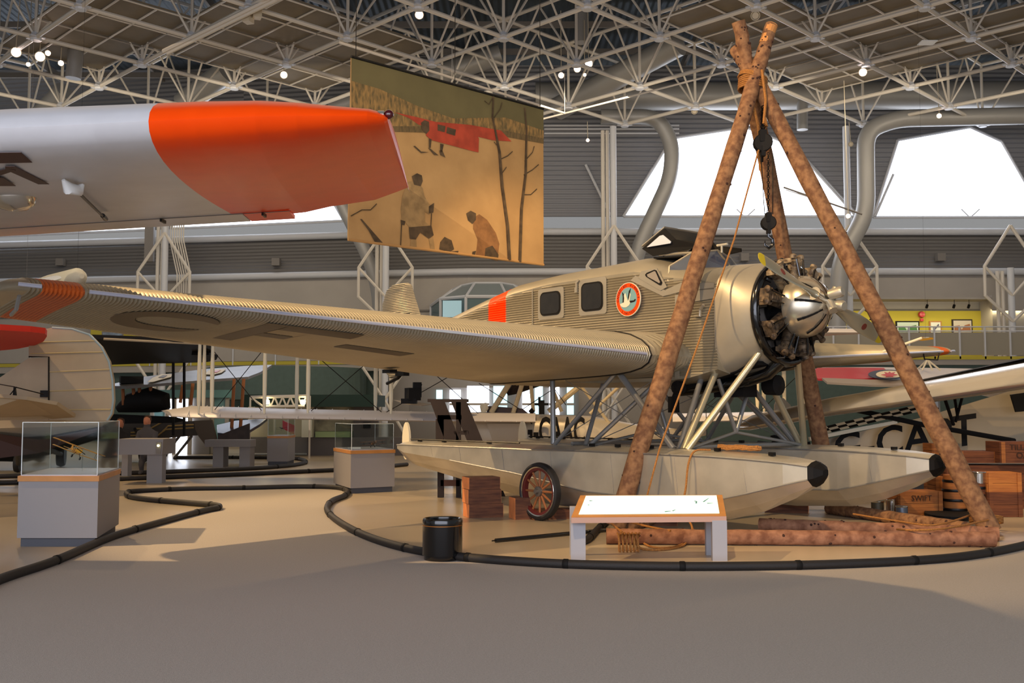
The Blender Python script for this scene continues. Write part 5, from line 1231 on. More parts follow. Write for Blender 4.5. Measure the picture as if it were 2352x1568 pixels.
# aileron (thin lip below the trailing part)
mb = MB()
def ail(x0, x1, m, nm):
    mb = MB(); n = 8
    for k in range(n):
        a, b = x0+(x1-x0)*k/n, x0+(x1-x0)*(k+1)/n
        P = [under(a, .87, .004), under(b, .87, .004), under(b, 1.0, .03)+V((0, .06, 0)), under(a, 1.0, .03)+V((0, .06, 0))]; mb.ext(P, (0, 0, .035))
    return mb.build(nm, m, W1)
ail(-2.15, -1.72, ORANGE, 'aileron_tip'); ail(-9.0, -2.16, WHITEP, 'aileron')
mb = MB(); mb.path([under(x, .865, .008) for x in (-1.7, -3, -5, -8)], .004, 5); mb.build('aileron_gap', GREYM, W1)
mb = MB()
for x in (-1.95, -2.9): p = under(x, .87, .03); mb = MB(); mb.box(p, (.02, .12, .03)); mb.build('hinge_bracket', DARKMET, W1)
# registration letter N and bar
def us(px, py, drop=.010):
    # point under the wing seen at a pixel
    C0 = V((0, 0, CAMH)); r = ray(px, py); best = None; x, f = -4., .5
    for _ in range(80):
        p = under(x, f, drop); q = C0+r*((p.z-C0.z)/r.z); _, yl, yt, t_ = secat(x); f = f*.6+.4*min(.98, max(.005, (q.y-yl)/(yt-yl))); x = x*.5+.5*(q.x+SK*(yt-yl)*f*(1 if x < -1.2 else .35))
    return under(x, f, drop)
mb = MB()
for poly in ([(12, 381), (34, 381), (113, 422), (88, 422), (12, 388)], [(-60, 425), (-40, 402), (20, 386), (36, 390), (0, 402), (-20, 425)], [(-10, 406), (8, 408), (36, 426), (0, 426), (-14, 424)], [(-20, 350), (48, 349), (74, 372), (-20, 374)]):
    mb.ext([us(*q) for q in poly], (0, 0, -.004))
mb.build('registration_letter', mat('brown_letter', (66, 40, 32), .5), W1)
p = under(-.82, .03); q = at(893, 263, 6.5); n_ = MB(); n_.lathe([(.03*math.sin(PI*k/10)+.0005, .032*math.cos(PI*k/10)) for k in range(11)], q, (1, 0, .1), 20); n_.build('navigation_light', REDD, W1, True)
MB().tube(q-V((.07, 0, .0)), q-V((.03, 0, 0)), .025).build('light_mount', CHROME, W1)
mb = MB(); a = us(168, 420); b_ = at(243, 503, a.y+1.6); mb.tube(a+V((0, 0, -.03)), b_, .011, n=8); mb.tube(b_+(a-b_)*.12, b_, .02, n=8); mb.build('pitot_rod', DARKMET, W1)
mb = MB(); a = us(145, 413); b_ = us(182, 423); mb.path([a, a.lerp(b_, .35)+V((0, 0, -.05)), b_+V((0, 0, -.045)), b_+V((.03, 0, 0))], [.012, .045, .04, .01], 10); mb.build('pitot_fairing', WHITE, W1, True)
mb = MB(); mb.box(at(265, 510, 10.6), (.34, .3, .012)); mb.build('aileron_tab', DARKMET, W1)
mb = MB(); a = us(30, 458); mb.lathe([(.16, 0), (.15, -.05), (.10, -.09), (.001, -.11)], a+V((0, 0, .02)), (0, 0, 1), 20); mb.build('landing_light', CHROME, W1, True)
# off frame body and struts so that the wing is carried
mb = MB(); mb.path([(-9.9, 4.6, 2.4), (-9.9, 5.4, 2.3), (-9.9, 8, 2.3), (-9.9, 12, 2.4), (-9.9, 15.5, 2.7)], [.3, .62, .78, .55, .1], 20); mb.build('fuselage', WHITEP, wg, True)
MB().tube((-9.3, 8, 1.9), (-6.4, 7.8, 3.2), .06, n=8).build('lift_strut', WHITEP, wg)
for y, x in ((7, -9.2), (7, -10.6)):
    MB().tube((x, y, .4), (-9.9, 7.4, 1.8), .06).build('gear_leg', STRUT, wg); MB().lathe([(.001, -.1), (.38, -.1), (.4, 0), (.38, .1), (.001, .1)], (x, y, .4), (1, 0, 0), 24).build('wheel', RUBBER, wg)
MB().tube((-9.9, 15, .15), (-9.9, 14.8, 2.5), .05).build('tail_leg', STRUT, wg)
# ---- aircraft with large brown-grey fin at left (Y ~ 19)
t = thing('fabric_aircraft', V((at(100, 1000, 20).x-1, 20, 0)), 'tan fabric covered aircraft with big rounded rudder behind the near display case', 'aircraft')
Yt = 20.
def P(px, py, y=Yt): return at(px, py, y)
out = [(66, 818), (66, 770), (90, 758), (120, 752), (165, 755), (205, 768), (232, 796), (250, 830), (258, 872), (260, 920), (256, 950), (242, 972), (225, 980), (150, 992), (112, 990), (112, 822)]
f = MB().ext([P(*q) for q in out], (0, .12, 0)).build('rudder', BEIGEF, t)
mb = MB()
for y0, y1 in ((786, 782), (812, 808), (854, 848), (898, 892), (941, 940)): mb.tube(P(70 if y0 < 820 else 114, y0, Yt-.01), P({786: 220, 812: 238, 854: 252, 898: 256, 941: 254}[y0], y1, Yt-.01), .012, n=4)
mb.build('rib_tape', mat('rib_tape', (196, 176, 130), .6), f)
mb = MB(); mb.path([P(66, 819, Yt-.02), P(112, 819, Yt-.02), P(112, 1000, Yt-.02)], .014, 4); mb.build('hinge_line', DARKMET, f)
mb = MB(); mb.path([P(120, 752), P(165, 755), P(205, 768), P(232, 796), P(250, 830), P(258, 872), P(260, 920), P(256, 950), P(242, 972)], .02, 6); mb.build('rudder_edge', mat('edge_blue', (150, 170, 176), .4), f, True)
f2 = MB().ext([P(-20, 880), P(66, 822), P(110, 822), P(110, 985), P(-60, 985), P(-60, 905)], (0, .16, 0)).build('fin', BEIGEF, t)
mb = MB(); mb.rings([[P(-80, 905), P(-80, 985, Yt-.5), P(-80, 1010), P(-80, 1010, Yt+.9), P(-80, 905, Yt+.9)], [P(112, 960), P(112, 980, Yt-.2), P(112, 1000), P(112, 1000, Yt+.4), P(112, 960, Yt+.4)], [P(235, 972), P(235, 975, Yt-.02), P(235, 978), P(235, 978, Yt+.1), P(235, 972, Yt+.1)]]); mb.build('fuselage_top', BEIGEF, t)
mb = MB(); mb.rings([[P(-80, 985, Yt-.4), P(-80, 1062, Yt-.3), P(-80, 1062, Yt+.8), P(-80, 985, Yt+.8)], [P(90, 1010, Yt-.3), P(90, 1040, Yt-.2), P(90, 1040, Yt+.4), P(90, 1010, Yt+.4)], [P(240, 980), P(240, 984), P(240, 984, Yt+.1), P(240, 980, Yt+.1)]]); mb.build('fuselage_belly', MAROON, t)
mb = MB(); T0 = [P(-90, 905, 17.6), P(60, 918, 17.8), P(130, 930, 18.4), P(172, 958, 19.6), P(120, 962, 19.6), P(-90, 968, 17.8)]; mb.ext(T0, (0, .05, .06)); mb.build('tailplane', BEIGEF, t)
mb = MB(); mb.path([P(-60, 872), P(32, 888, 18.6), P(100, 905, 19.2)], .01, 4); mb.ext([P(28, 918, 18.4), P(38, 918, 18.4), P(34, 888, 18.4), P(31, 888, 18.4)], (0, .04, 0)); mb.path([P(38, 888, 18.4), P(20, 910, 18.4)], .01, 4); mb.box(P(103, 904, Yt-.05), (.16, .06, .13)); mb.build('control_horn', DARKMET, t)
mb = MB(); p = gz(40, 1085); mb.tube(p+V((0, 0, .2)), P(40, 1030), .05); mb.lathe([(.001, -.06), (.2, -.06), (.22, 0), (.2, .06), (.001, .06)], p+V((0, 0, .22)), (1, .2, 0), 20); mb.build('tail_wheel', RUBBER, t, True)
mb = MB(); mb.lathe([(.001, -.1), (.3, -.1), (.34, 0), (.3, .1), (.001, .1)], gz(140, 1072)+V((0, 0, .34)), (1, .3, 0), 20); mb.tube(gz(140, 1072)+V((0, 0, .34)), P(100, 1030, 21), .06); mb.build('main_wheel', RUBBER, t, True)
# orange red wing tip at left edge
mb = MB(); o = [(-80, 756), (0, 758), (70, 762), (104, 766), (108, 772), (100, 784), (80, 793), (40, 801), (0, 805), (-80, 806)]
Z = 2.9
mb.ext([P(x, y, 16.+(y-756)*.0) for x, y in o], (0, .06, .02))
pts = [at(x, y, 17+(y-756)*.08) for x, y in o]; mb = MB(); mb.ext(pts, (0, 0, .10)); W3 = mb.build('wing_tip', mat('red_orange', (206, 44, 18), .5, spec=.3), t)
MB().tube(at(-80, 770, 16.5), V((at(-80, 770, 16.5).x, 16.5, 1.0)), .05).build('wing_strut', STRUT, t)
# bright hovering tail far left above the wing
t2 = thing('distant_fuselage', V((at(150, 640, 27).x, 27, 3.2)), 'brightly lit cream nose of a hanging aircraft above the far left wing', 'aircraft')
a = at(60, 668, 28.5); b_ = at(188, 634, 25.5); d = (b_-a).normalized(); mb = MB(); mb.path([a, a.lerp(b_, .5), b_-d*.3, b_-d*.1, b_], [.2, .26, .24, .17, .06], 18); mb.build('nacelle', CREAM, t2, True)
mb = MB(); loftwing(mb, [(at(60, 664, 26.0), at(60, 652, 27.5), .1, .02), (at(168, 630, 25.8), at(168, 626, 26.8), .1, .02)], 6); mb.build('wing', WHITE, t2, True)
p = a+V((0, 0, .1)); MB().tube(p, V((p.x, p.y, 13.7)), .003).build('hanging_wire', GREYM, t2); p = b_-d*.3; MB().tube(p, V((p.x, p.y, 13.7)), .003).build('hanging_wire', DARKMET, t2)
lamp('SPOT', 'ceiling_spot_nose', (-9, 20, 13), tuple(at(140, 640, 26.5)), 900, (1, .85, .6), spot_size=math.radians(12), spot_blend=.4)
# ---- black wing
t = thing('black_biplane', V((at(300, 800, 26).x-2, 26, 0)), 'black winged aircraft just right of the tan rudder', 'aircraft')
def bwing(outl, Y, z_t, m, nm, par, dy=0): return MB().ext([at(x, y, Y+(y-800)*dy) for x, y in outl], (0, .02, z_t)).build(nm, m, par)
bwing([(150, 776), (240, 779), (350, 783), (420, 786), (455, 790), (484, 803), (490, 815), (486, 826), (460, 832), (400, 834), (320, 835), (240, 838), (150, 840)], 25.2, .10, BLACKM, 'upper_wing', t, .10)
bwing([(440, 815), (480, 815), (500, 820), (497, 826), (470, 832), (440, 832)], 24.5, .06, BLACKM, 'wing_tip', t, .08)
mb = MB(); mb.tube(at(238, 778, 23.0), at(455, 789, 24), .03, n=6); mb.build('wing_edge', BEIGEF, t)
for x in (398, 423): MB().tube(at(x, 832, 25.5), at(x, 1000, 25.5), .035, n=6).build('wing_strut', BLACKM, t)
bwing([(60, 958), (260, 956), (400, 962), (420, 967), (400, 971), (200, 974), (60, 978)], 26.6, .06, BLACKM, 'lower_wing', t, 0)
mb = MB(); a = gz(120, 1068); mb.path([at(-200, 1010, 26), at(60, 1020, 26), at(240, 985, 26)], [.5, .45, .2], 14); mb.build('fuselage', BLACKM, t, True)
for px in (330, 90):
    p = gz(px, 1062); MB().lathe([(.001, -.1), (.42, -.1), (.46, 0), (.42, .1), (.001, .1)], p+V((0, 0, .46)), (1, .2, 0), 20).build('wheel', RUBBER, t, True); MB().tube(p+V((0, 0, .46)), at(px-20, 985, 25.8), .04).build('gear_leg', BLACKM, t)
# ---- dark striped fuselage and roundel biplane behind
t = thing('roundel_biplane', V((at(420, 980, 30).x, 30, 0)), 'dark biplane with silver wings, roundel and white letter, wood struts, behind the white wing', 'aircraft')
SW = mat('silver_wing_dull', (104, 101, 98), .35, .3, noise=.1, nscale=3); DF = mat('olive_fabric', (66, 56, 44), .5, noise=.15, nscale=3)
def wedge(pts, Y0, Y1, m, nm, z=.08):
    ys = [y for x, y in pts]; y0, y1 = min(ys), max(ys)
    return MB().ext([at(x, y, Y0+(Y1-Y0)*(y-y0)/(y1-y0)) for x, y in pts], (0, 0, z)).build(nm, m, t)
wedge([(240, 892), (330, 871), (400, 862), (470, 853), (560, 846), (625, 843), (598, 860), (570, 871), (500, 876), (430, 882), (350, 888), (290, 893)], 33, 29, SW, 'upper_wing')
def on(px, py, off=-.15): 
    s = (py-843)/(893-843); p = at(px, py, 33-4*s); return p+V((0, off*.3, .11-off*.05))
def flat(pts, m, nm, off=-.15): return MB().ext([on(x, y, off) for x, y in pts], (0, 0, -.01)).build(nm, m, t)
flat([(340, 886), (352, 876), (372, 868), (396, 868), (394, 874), (372, 880), (352, 886)], CREAM, 'white_letter'); flat([(366, 876), (376, 871), (386, 871), (378, 877)], SW, 'letter_gap', -.3)
flat([(470, 868), (480, 859), (500, 856), (520, 856), (510, 864), (490, 869)], CREAM, 'roundel'); flat([(486, 864), (496, 860), (508, 859), (500, 864)], RED, 'roundel_centre', -.3)
wedge([(498, 982), (540, 972), (600, 967), (614, 966), (596, 980), (570, 996), (520, 1002), (500, 1000)], 31, 29, mat('dark_silver', (64, 68, 80), .3, .4), 'lower_wing')
for a, b_ in (((538, 870), (532, 985)), ((560, 870), (552, 985)), ((443, 880), (438, 930)), ((420, 884), (414, 925)), ((282, 890), (284, 930)), ((306, 890), (310, 935)), ((320, 890), (324, 935)), ((346, 888), (345, 920))):
    MB().tube(at(*a, 29.8), at(*b_, 29.8), .05, n=6).build('wing_strut', mat('strut_wood', (150, 88, 40), .6), t)
mb = MB(); mb.path([at(270, 940, 30), at(300, 925, 30), at(345, 918, 30), at(375, 925, 30), at(385, 940, 30)], [.1, .3, .38, .32, .1], 14); mb.box(at(302, 872, 29.5), (.62, .3, .2), .5); mb.build('engine_cowl', BLACKM, t, True)
mb = MB(); mb.rings([[at(250, 975, 29.6), at(250, 1012, 29.6), at(250, 1012, 30.6), at(250, 975, 30.6)], [at(360, 968, 29.6), at(360, 1008, 29.6), at(360, 1008, 30.6), at(360, 968, 30.6)], [at(470, 966, 29.6), at(470, 998, 29.6), at(470, 998, 30.2), at(470, 966, 30.2)]]); mb.build('fuselage', DF, t)
mb = MB()
for L_ in ([(310, 984), (345, 984), (385, 962)], [(300, 993), (330, 992)], [(358, 1003), (380, 986), (445, 982)], [(372, 992), (386, 978), (445, 975)], [(300, 1000), (355, 1000)]): mb.path([at(x, y, 29.57) for x, y in L_], .022, 4)
mb.build('stripe', mat('stripe_gold', (170, 140, 84), .6), t)
MB().ext([at(446, 966, 29.4), at(487, 964, 29.4), at(496, 1000, 29.4), at(498, 1018, 29.4), at(470, 1020, 29.4), at(456, 1002, 29.4), at(448, 985, 29.4)], (0, .08, 0)).build('rudder', mat('dark_tan', (88, 74, 58), .6), t)
for px in (400, 372): MB().tube(gz(px, 1052, .02), at(px+40, 1002, 29.8), .04).build('gear_leg', GREYM, t)
p = gz(380, 1050); MB().lathe([(.001, -.06), (.36, -.06), (.4, 0), (.36, .06), (.001, .06)], p+V((0, 0, .4)), (1, .3, 0), 20).build('wheel', RUBBER, t, True)
mb = MB(); mb.ext([at(500, 1000, 28.8), at(572, 972, 28.8), at(572, 1020, 28.8), at(560, 1018, 28.8), at(500, 1016, 28.8)], (0, .1, 0)); mb.build('engine_nacelle', mat('dark_brown_eng', (52, 40, 34), .6, noise=.3, nscale=6), t)
# ---- flying boat
t = thing('flying_boat', V((at(1300, 1000, 22.5).x, 22.5, 0)), 'white flying boat hull lettered G-CAAC with long white lower wing and wooden struts', 'aircraft')
YB = 22.5
HT = [(1040, 952, 985, .2), (1075, 948, 1040, .45), (1110, 945, 1060, .62), (1170, 949, 1062, .68), (1240, 951, 1058, .68), (1300, 953, 1050, .62), (1360, 955, 1040, .5), (1450, 972, 1024, .34), (1560, 985, 1012, .2), (1620, 985, 1000, .1)]
R = []
for px, y0, y1, w in HT:
    T = at(px, y0, YB); B = at(px, y1, YB); zc, h = (T.z+B.z)/2, (T.z-B.z)/2; B_ = max(.02, B.z)
    R.append([V((T.x, YB+w*math.cos(a)*1.0, zc+h*(abs(math.sin(a))**.6)*(1 if math.sin(a) > 0 else -1))) for a in [2*PI*k/24 for k in range(24)]])
hull = MB().rings(R).build('hull', mat('boat_white', (196, 186, 166), .4, .1, noise=.05, nscale=2), t, True)
mb = MB(); p = at(1110, 953, YB-.35); MB().v
mb.path([at(1110, 948, YB-.3), at(1112, 935, YB-.3), at(1116, 928, YB)], [.05, .1, .04], 8); mb.build('cockpit_coaming', CREAM, hull, True)
MB().ext([at(1112, 931, YB-.2), at(1200, 938, YB-.2), at(1214, 949, YB-.2), at(1120, 950, YB-.2)], (0, .5, 0)).build('cockpit_panel', MAROON, hull)
MB().ext([at(1118, 972, YB-.72), at(1200, 972, YB-.76), at(1205, 1010, YB-.76), at(1180, 1022, YB-.76), at(1132, 1015, YB-.72)], (0, .04, 0)).build('shadow_panel', mat('hull_shade', (176, 166, 146), .5), hull)  # thin plate in a darker hull tone, painted shade on the side
textmesh('G-CAAC', .78, at(1270, 1017, YB-.74), (1, .0, 0), (0, 0, 1), BLACKM, 'registration', hull, sx=.46, ext=.012, off=.018)
mb = MB(); 
loftwing(mb, [(at(1230, 968, 21.2), at(1230, 955, 23.2), .07, .03), (at(1000, 966, 21.2), at(1000, 951, 23.2), .07, .03), (at(700, 961, 21.3), at(700, 944, 23.3), .07, .03), (at(440, 958, 21.4), at(440, 935, 23.4), .07, .03), (at(395, 956, 21.8), at(370, 943, 23.2), .05, .02)], 10); lwg = mb.build('lower_wing', mat('wing_fabric_white', (196, 192, 192), .4, 0), t, True)
mb = MB()
for k in range(22):
    px = 430+36*k; f = (px-440)/560; a = at(px, 957.5+8*f, 21.15); b_ = at(px+10, 936+15*f, 22.6); mb.path([a, a.lerp(b_, .5)+V((0, 0, .06)), b_+V((0, 0, .05))], .01, 4)
mb.build('rib_tape', WHITE, lwg)
mb = MB(); loftwing(mb, [(at(1545, 968, 21.2), at(1545, 957, 23.2), .07, .03), (at(1850, 962, 21.2), at(1850, 952, 23.2), .07, .03), (at(1905, 950, 21.4), at(1905, 945, 23.2), .05, .02)], 8); mb.build('lower_wing', mat('wing_fabric_white', (196, 192, 192), .4, 0), t, True)
zup = 3.12
mb = MB(); loftwing(mb, [(V((at(380, 900, 21.2).x, 21.2, zup)), V((at(380, 900, 21.2).x, 23.2, zup)), .06, .03), (V((at(1995, 900, 21.2).x, 21.2, zup)), V((at(1900, 900, 21.2).x, 23.2, zup)), .06, .03)], 8); mb.build('upper_wing', mat('wing_fabric_white', (196, 192, 192), .4, 0), t, True)
def vstrut(px, yb, Y, r=.042, m=CREAM):
    b_ = at(px, yb, Y); MB().path([b_, b_+V((0, 0, .3)), V((b_.x, Y, (b_.z+zup)/2)), V((b_.x, Y, zup))], [r*.5, r, r*1.1, r*.7], 8).build('wing_strut', m, t, True)
for px, Y in ((456, 21.5), (467, 22.8), (486, 21.6), (607, 21.5), (681, 22.8), (707, 21.6), (862, 22.8), (898, 21.6), (1563+36, 22.5), (1740, 21.6), (1802, 22.8), (1755, 22.5), (1845, 21.6)): vstrut(px, 950, Y)
mb = MB()
for a, b_ in (((486, 950), (607, 800)), ((486, 800), (607, 950)), ((707, 950), (881, 800)), ((707, 800), (881, 950)), ((881, 950), (1110, 820)), ((1600, 950), (1740, 830)), ((1600, 830), (1740, 950)), ((1110, 960), (1000, 860)), ((1740, 950), (1845, 850)), ((1195, 940), (1100, 880)), ((1300, 930), (1250, 860)), ((1200, 940), (1320, 860))): mb.tube(at(*a, 21.8), at(*b_, 21.8), .008, n=4)
mb.build('bracing_wire', DARKMET, t)
for a, b_, r in (((1128, 948), (1170, 880), .06), ((1178, 950), (1200, 880), .05), ((1260, 945), (1330, 888), .06), ((1225, 945), (1218, 870), .04), ((1290, 945), (1262, 875), .04), ((1410, 985), (1330, 880), .035), ((1355, 950), (1430, 880), .035)): MB().tube(at(*a, YB-.3), at(*b_, YB-.3), r, n=8).build('engine_strut', mat('cream_strut', (200, 184, 150), .5), t)
mb = MB(); mb.path([at(1165, 905, YB), at(1185, 890, YB), at(1300, 862, YB)], [.04, .14, .04], 8); mb.build('propeller', DBROWN, t, True)
mb = MB(); mb.lathe([(.001, -.08), (.07, 0), (.001, .08)], at(1221, 944, YB-.5)); mb.box(at(1244, 935, YB-.5), (.12, .1, .3)); mb.box(at(1244, 928, YB-.5), (.3, .06, .05)); mb.box(at(1239, 922, YB-.5), (.05, .05, .2)); mb.build('gun_mount', BLACKM, t, True)
# float at the wing tip, engine boat part seen left of the trestle
mb = MB(); mb.ext([at(903, 918, 21.0), at(930, 928, 21.0), at(965, 932, 21.0), at(990, 928, 21.0), at(960, 924, 21.0)], (0, .5, 0)); mb.build('wing_tip_float', BEIGEF, t)
mb = MB(); mb.box(at(948, 905, 20.5), (.25, .3, .25), .4); mb.box(at(958, 895, 20.5), (.16, .2, .3), .2); mb.tube(at(945, 915, 20.5), at(965, 880, 20.5), .05); mb.box(at(940, 921, 20.5), (.3, .3, .1)); mb.build('wheel_fork', BLACKM, t)
MB().box(V((at(1200, 1060, YB).x, YB, at(1200, 1058, YB).z/2)), (3.0, .6, max(.1, at(1200, 1056, YB).z))).build('cradle', GREYM, t)
# ---- roundel training aircraft wing at right
t = thing('maple_leaf_wing_plane', V((at(2150, 880, 27).x, 27, 0)), 'white and red wing carrying a maple leaf roundel behind the right pole', 'aircraft')
YR = 26.
def rw(pts, m, nm, y0=YR, off=0., th=.05, dy=-.03): return MB().ext([at(x, y, y0+off+(y-850)*dy) for x, y in pts], (0, 0, th)).build(nm, m, t)
w = rw([(1868, 852), (1890, 848), (2000, 847), (2250, 851), (2420, 855), (2420, 880), (2250, 877), (2000, 876), (1890, 872), (1874, 870)], mat('white_gloss', (210, 206, 208), .3, coat=.3), 'wing')
rw([(1866, 856), (1878, 849), (1930, 848), (2030, 849), (2040, 858), (2030, 870), (1985, 874), (1880, 874), (1868, 868)], RED, 'red_tip', off=-.12)
rw([(1841, 852), (1850, 850), (1868, 858), (1866, 872), (1850, 868)], mat('pinkred', (200, 70, 80), .4), 'tip_light', off=-.1)
rw([(1888, 872), (2000, 876), (2250, 878), (2420, 880), (2420, 890), (2250, 889), (2000, 888), (1900, 882)], mat('flap_grey', (150, 140, 130), .5), 'aileron', off=-.3)
def ell(cx, cy, rx, ry, n=28): return [(cx+rx*math.cos(2*PI*k/n), cy+ry*math.sin(2*PI*k/n)) for k in range(n)]
rw(ell(2038, 860, 44, 10.5), NAVY, 'roundel_ring', off=-.5, th=.01); rw(ell(2043, 860, 31, 8.2), CREAM, 'roundel_field', off=-.75, th=.01)
rw([(2043, 853.5), (2047, 857), (2056, 855), (2052, 859), (2062, 861), (2050, 863), (2052, 866), (2044, 864), (2034, 866), (2036, 863), (2024, 861), (2035, 859), (2031, 855), (2040, 857)], RED, 'maple_leaf', off=-1.0, th=.01)
for px in (2150, 2330): MB().tube(at(px, 878, YR), V((at(px, 878, YR).x, YR, 0)), .09, n=8).build('gear_leg', STRUT, t)
MB().path([at(2250, 880, 26.4), at(2400, 885, 26.4), at(2700, 885, 26.4)], [.3, .6, .5], 16).build('fuselage', mat('white_gloss', (210, 206, 208), .3, coat=.3), t, True)
# small yellow rigged model and pyramid bracing above it
t = thing('hanging_model', at(2127, 778, 30), 'tiny gold model aircraft hanging in front of the balcony railing', 'model aircraft'); c = at(2127, 778, 30)
MB().path([c+V((-.2, 0, 0)), c+V((-.1, 0, 0)), c+V((.2, 0, .01))], [.05, .06, .03], 10).build('body', YPLANE, t, True); MB().box(c+V((-.1, 0, .02)), (.1, .7, .02)).build('wing', CREAM, t); MB().tube(c, V((c.x, c.y, 13.7)), .002, n=4).build('hanging_wire', DARKMET, t)
t = thing('cabane_pyramid', at(2128, 850, 25.5), 'four cream bracing tubes meeting in a point above the roundel wing', 'bracing'); ap = at(2130, 826, 25.5)
for x in (2105, 2118, 2142, 2160): MB().tube(ap, at(x, 850, 25.5+(x % 3)*.3), .022, n=6).build('bracing_tube', CREAM, t)
# ---- silver high wing aircraft lettered G-CAPT
t = thing('silver_monoplane', V((at(2150, 1000, 19).x+2, 19, 0)), 'silver monoplane lettered G-CAPT with chequered underside at right', 'aircraft')
def LE(px, py, Y): return at(px, py, Y)
secs = [((1684, 984), 17.9, (1690, 980), 18.6, .08), ((1720, 980), 17.4, (1740, 962), 19.2, .12), ((1900, 945), 17.0, (1930, 925), 19.0, .13), ((2120, 915), 16.4, (2150, 885), 18.6, .13), ((2352, 880), 15.8, (2390, 842), 18.2, .13), ((2700, 830), 15, (2750, 790), 17.5, .13)]
mb = MB(); R = []
for a, Ya, b_, Yb, th in secs: R.append(wingring(at(*a, Ya), at(*b_, Yb), th, .02, 12))
mb.rings(R); SWG = mb.build('wing', SILVERW, t, True)
mb = MB(); mb.ext([at(2122, 872, 18.0), at(2352, 824, 17.2), at(2600, 775, 16.6), at(2600, 790, 16.6), at(2352, 833, 17.2), at(2125, 877, 18.0)], (0, .3, 0)); mb.build('wing_walk', BLACKM, SWG)
FY = 19.6
fus = MB(); fus.rings([[at(1800, 1036, FY), at(1800, 1050, FY), at(1800, 1050, FY+.3), at(1800, 1036, FY+.3)], [at(1900, 1008, FY-.1), at(1900, 1062, FY-.1), at(1900, 1062, FY+.8), at(1900, 1008, FY+.8)], [at(2120, 958, FY-.3), at(2120, 1080, FY-.3), at(2120, 1080, FY+1.0), at(2120, 958, FY+1.0)], [at(2352, 888, FY-.4), at(2352, 1090, FY-.4), at(2352, 1090, FY+1.2), at(2352, 888, FY+1.2)], [at(2700, 850, FY-.4), at(2700, 1090, FY-.4), at(2700, 1090, FY+1.2), at(2700, 850, FY+1.2)]])
fo = fus.build('fuselage', mat('silver_fabric', (158, 146, 124), .45, .15, noise=.05, nscale=2), t)
L0 = at(1915, 1062, FY-.38); L1 = at(2240, 1016, FY-.66); ux = (L1-L0)
textmesh('G-CAPT', .80, L0+ux*.5+V((0, -.02, -.02)), ux, V((0, 0, 1)), BLACKM, 'registration', fo, sx=.92, ext=.01, off=.012)
MB().ext([at(2322, 906, FY-.9), at(2380, 898, FY-.9), at(2380, 942, FY-.9), at(2334, 946, FY-.9)], (0, .05, 0)).build('cabin_window', BLACKM, fo)
mb = MB(); mb.tube(at(1960, 940, 18.2), at(2120, 975, 18.2), .045, n=8); mb.tube(at(2120, 975, 18.2), at(2330, 1012, 18.6), .045, n=8); mb.tube(at(2165, 900, 17.5), at(2190, 975, 17.9), .03); mb.tube(at(2190, 896, 17.5), at(2200, 960, 17.9), .025); mb.tube(at(2215, 893, 17.5), at(2195, 968, 17.9), .025); mb.build('wing_strut', BLACKM, t)
ch = MB(); cw = MB()
for i in range(12):
    for j in range(3):
        def g(u, v): return at(1878+ (2125-1878)*u/12+12*v/3, 985-58*u/12+ 14*v/3-2, 18.45-.6*u/12+.05*v)
        q = [g(i, j), g(i+1, j), g(i+1, j+1), g(i, j+1)]; (ch if (i+j) % 2 else cw).ext(q, (0, .03, 0))
ch.build('chequer_dark', BLACKM, t); cw.build('chequer_light', CREAM, t)
MB().ext([at(1860, 1004, 18.6), at(2060, 965, 18.2), at(2062, 972, 18.2), at(1862, 1012, 18.6)], (0, .1, 0)).build('flap_edge', CREAM, t)
mb = MB(); mb.ext([at(1770, 1000, 19), at(1800, 995, 19), at(1805, 1012, 19), at(1790, 1010, 19), at(1776, 1014, 19)], (0, .05, 0)); mb.path([at(1740, 1016, 18.8), at(1820, 1024, 18.8), at(1860, 1018, 18.8)], .04, 6); mb.build('tail_skid', BLACKM, t)
MB().ext([at(1787, 912, 20), at(1800, 914, 20), at(1816, 930, 20), at(1818, 950, 20), at(1780, 955, 20), at(1780, 930, 20)], (0, .08, 0)).build('rudder', BEIGEF, t)
MB().box(V((at(2300, 1085, FY).x, FY+.3, at(2300, 1088, FY).z/2)), (4., .8, max(.1, at(2300, 1088, FY).z))).build('cradle', GREYM, t)
# ---- console tables and visitors
t = thing('console_table', gz(330, 1106), 'grey console table on square legs behind the near left display case', 'table')
MB().ext([at(268, 1008, 21.2), at(375, 1008, 21.2), at(372, 1044, 21.2), at(268, 1044, 21.2)], (0, .8, 0)).build('table_box', PLINTH, t)
for x0, x1, Y in ((338, 373, 21.3), (280, 294, 22.2)):
    p = at(x0, 1040, Y); q = at(x1, 1040, Y); MB().box(((p.x+q.x)/2, Y+.12, p.z/2), (q.x-p.x, .24, p.z)).build('leg', PLINTH, t)
MB().ext([at(358, 1015, 21.18), at(371, 1015, 21.18), at(369, 1042, 21.18), at(358, 1042, 21.18)], (0, .02, 0)).build('end_panel', GREYM, t)
MB().lathe([(.001, 0), (.025, 0), (.025, .02)], at(364, 1023, 21.16), (0, -1, 0), 12).build('indicator_light', mat('ind', (250, 240, 170), .5, emit=4), t)
t = thing('console_table', gz(532, 1056), 'low grey bench with two block legs left of the far white display case', 'table')
MB().ext([at(470, 1010, 27), at(575, 1010, 27), at(575, 1026, 27), at(470, 1026, 27)], (0, .6, 0)).build('table_top', PLINTH, t)
for x0, x1 in ((488, 512), (549, 573)):
    p = at(x0, 1020, 27.); q = at(x1, 1020, 27.); MB().box(((p.x+q.x)/2, 27.3, p.z/2), (q.x-p.x, .5, p.z)).build('leg', PLINTH, t)
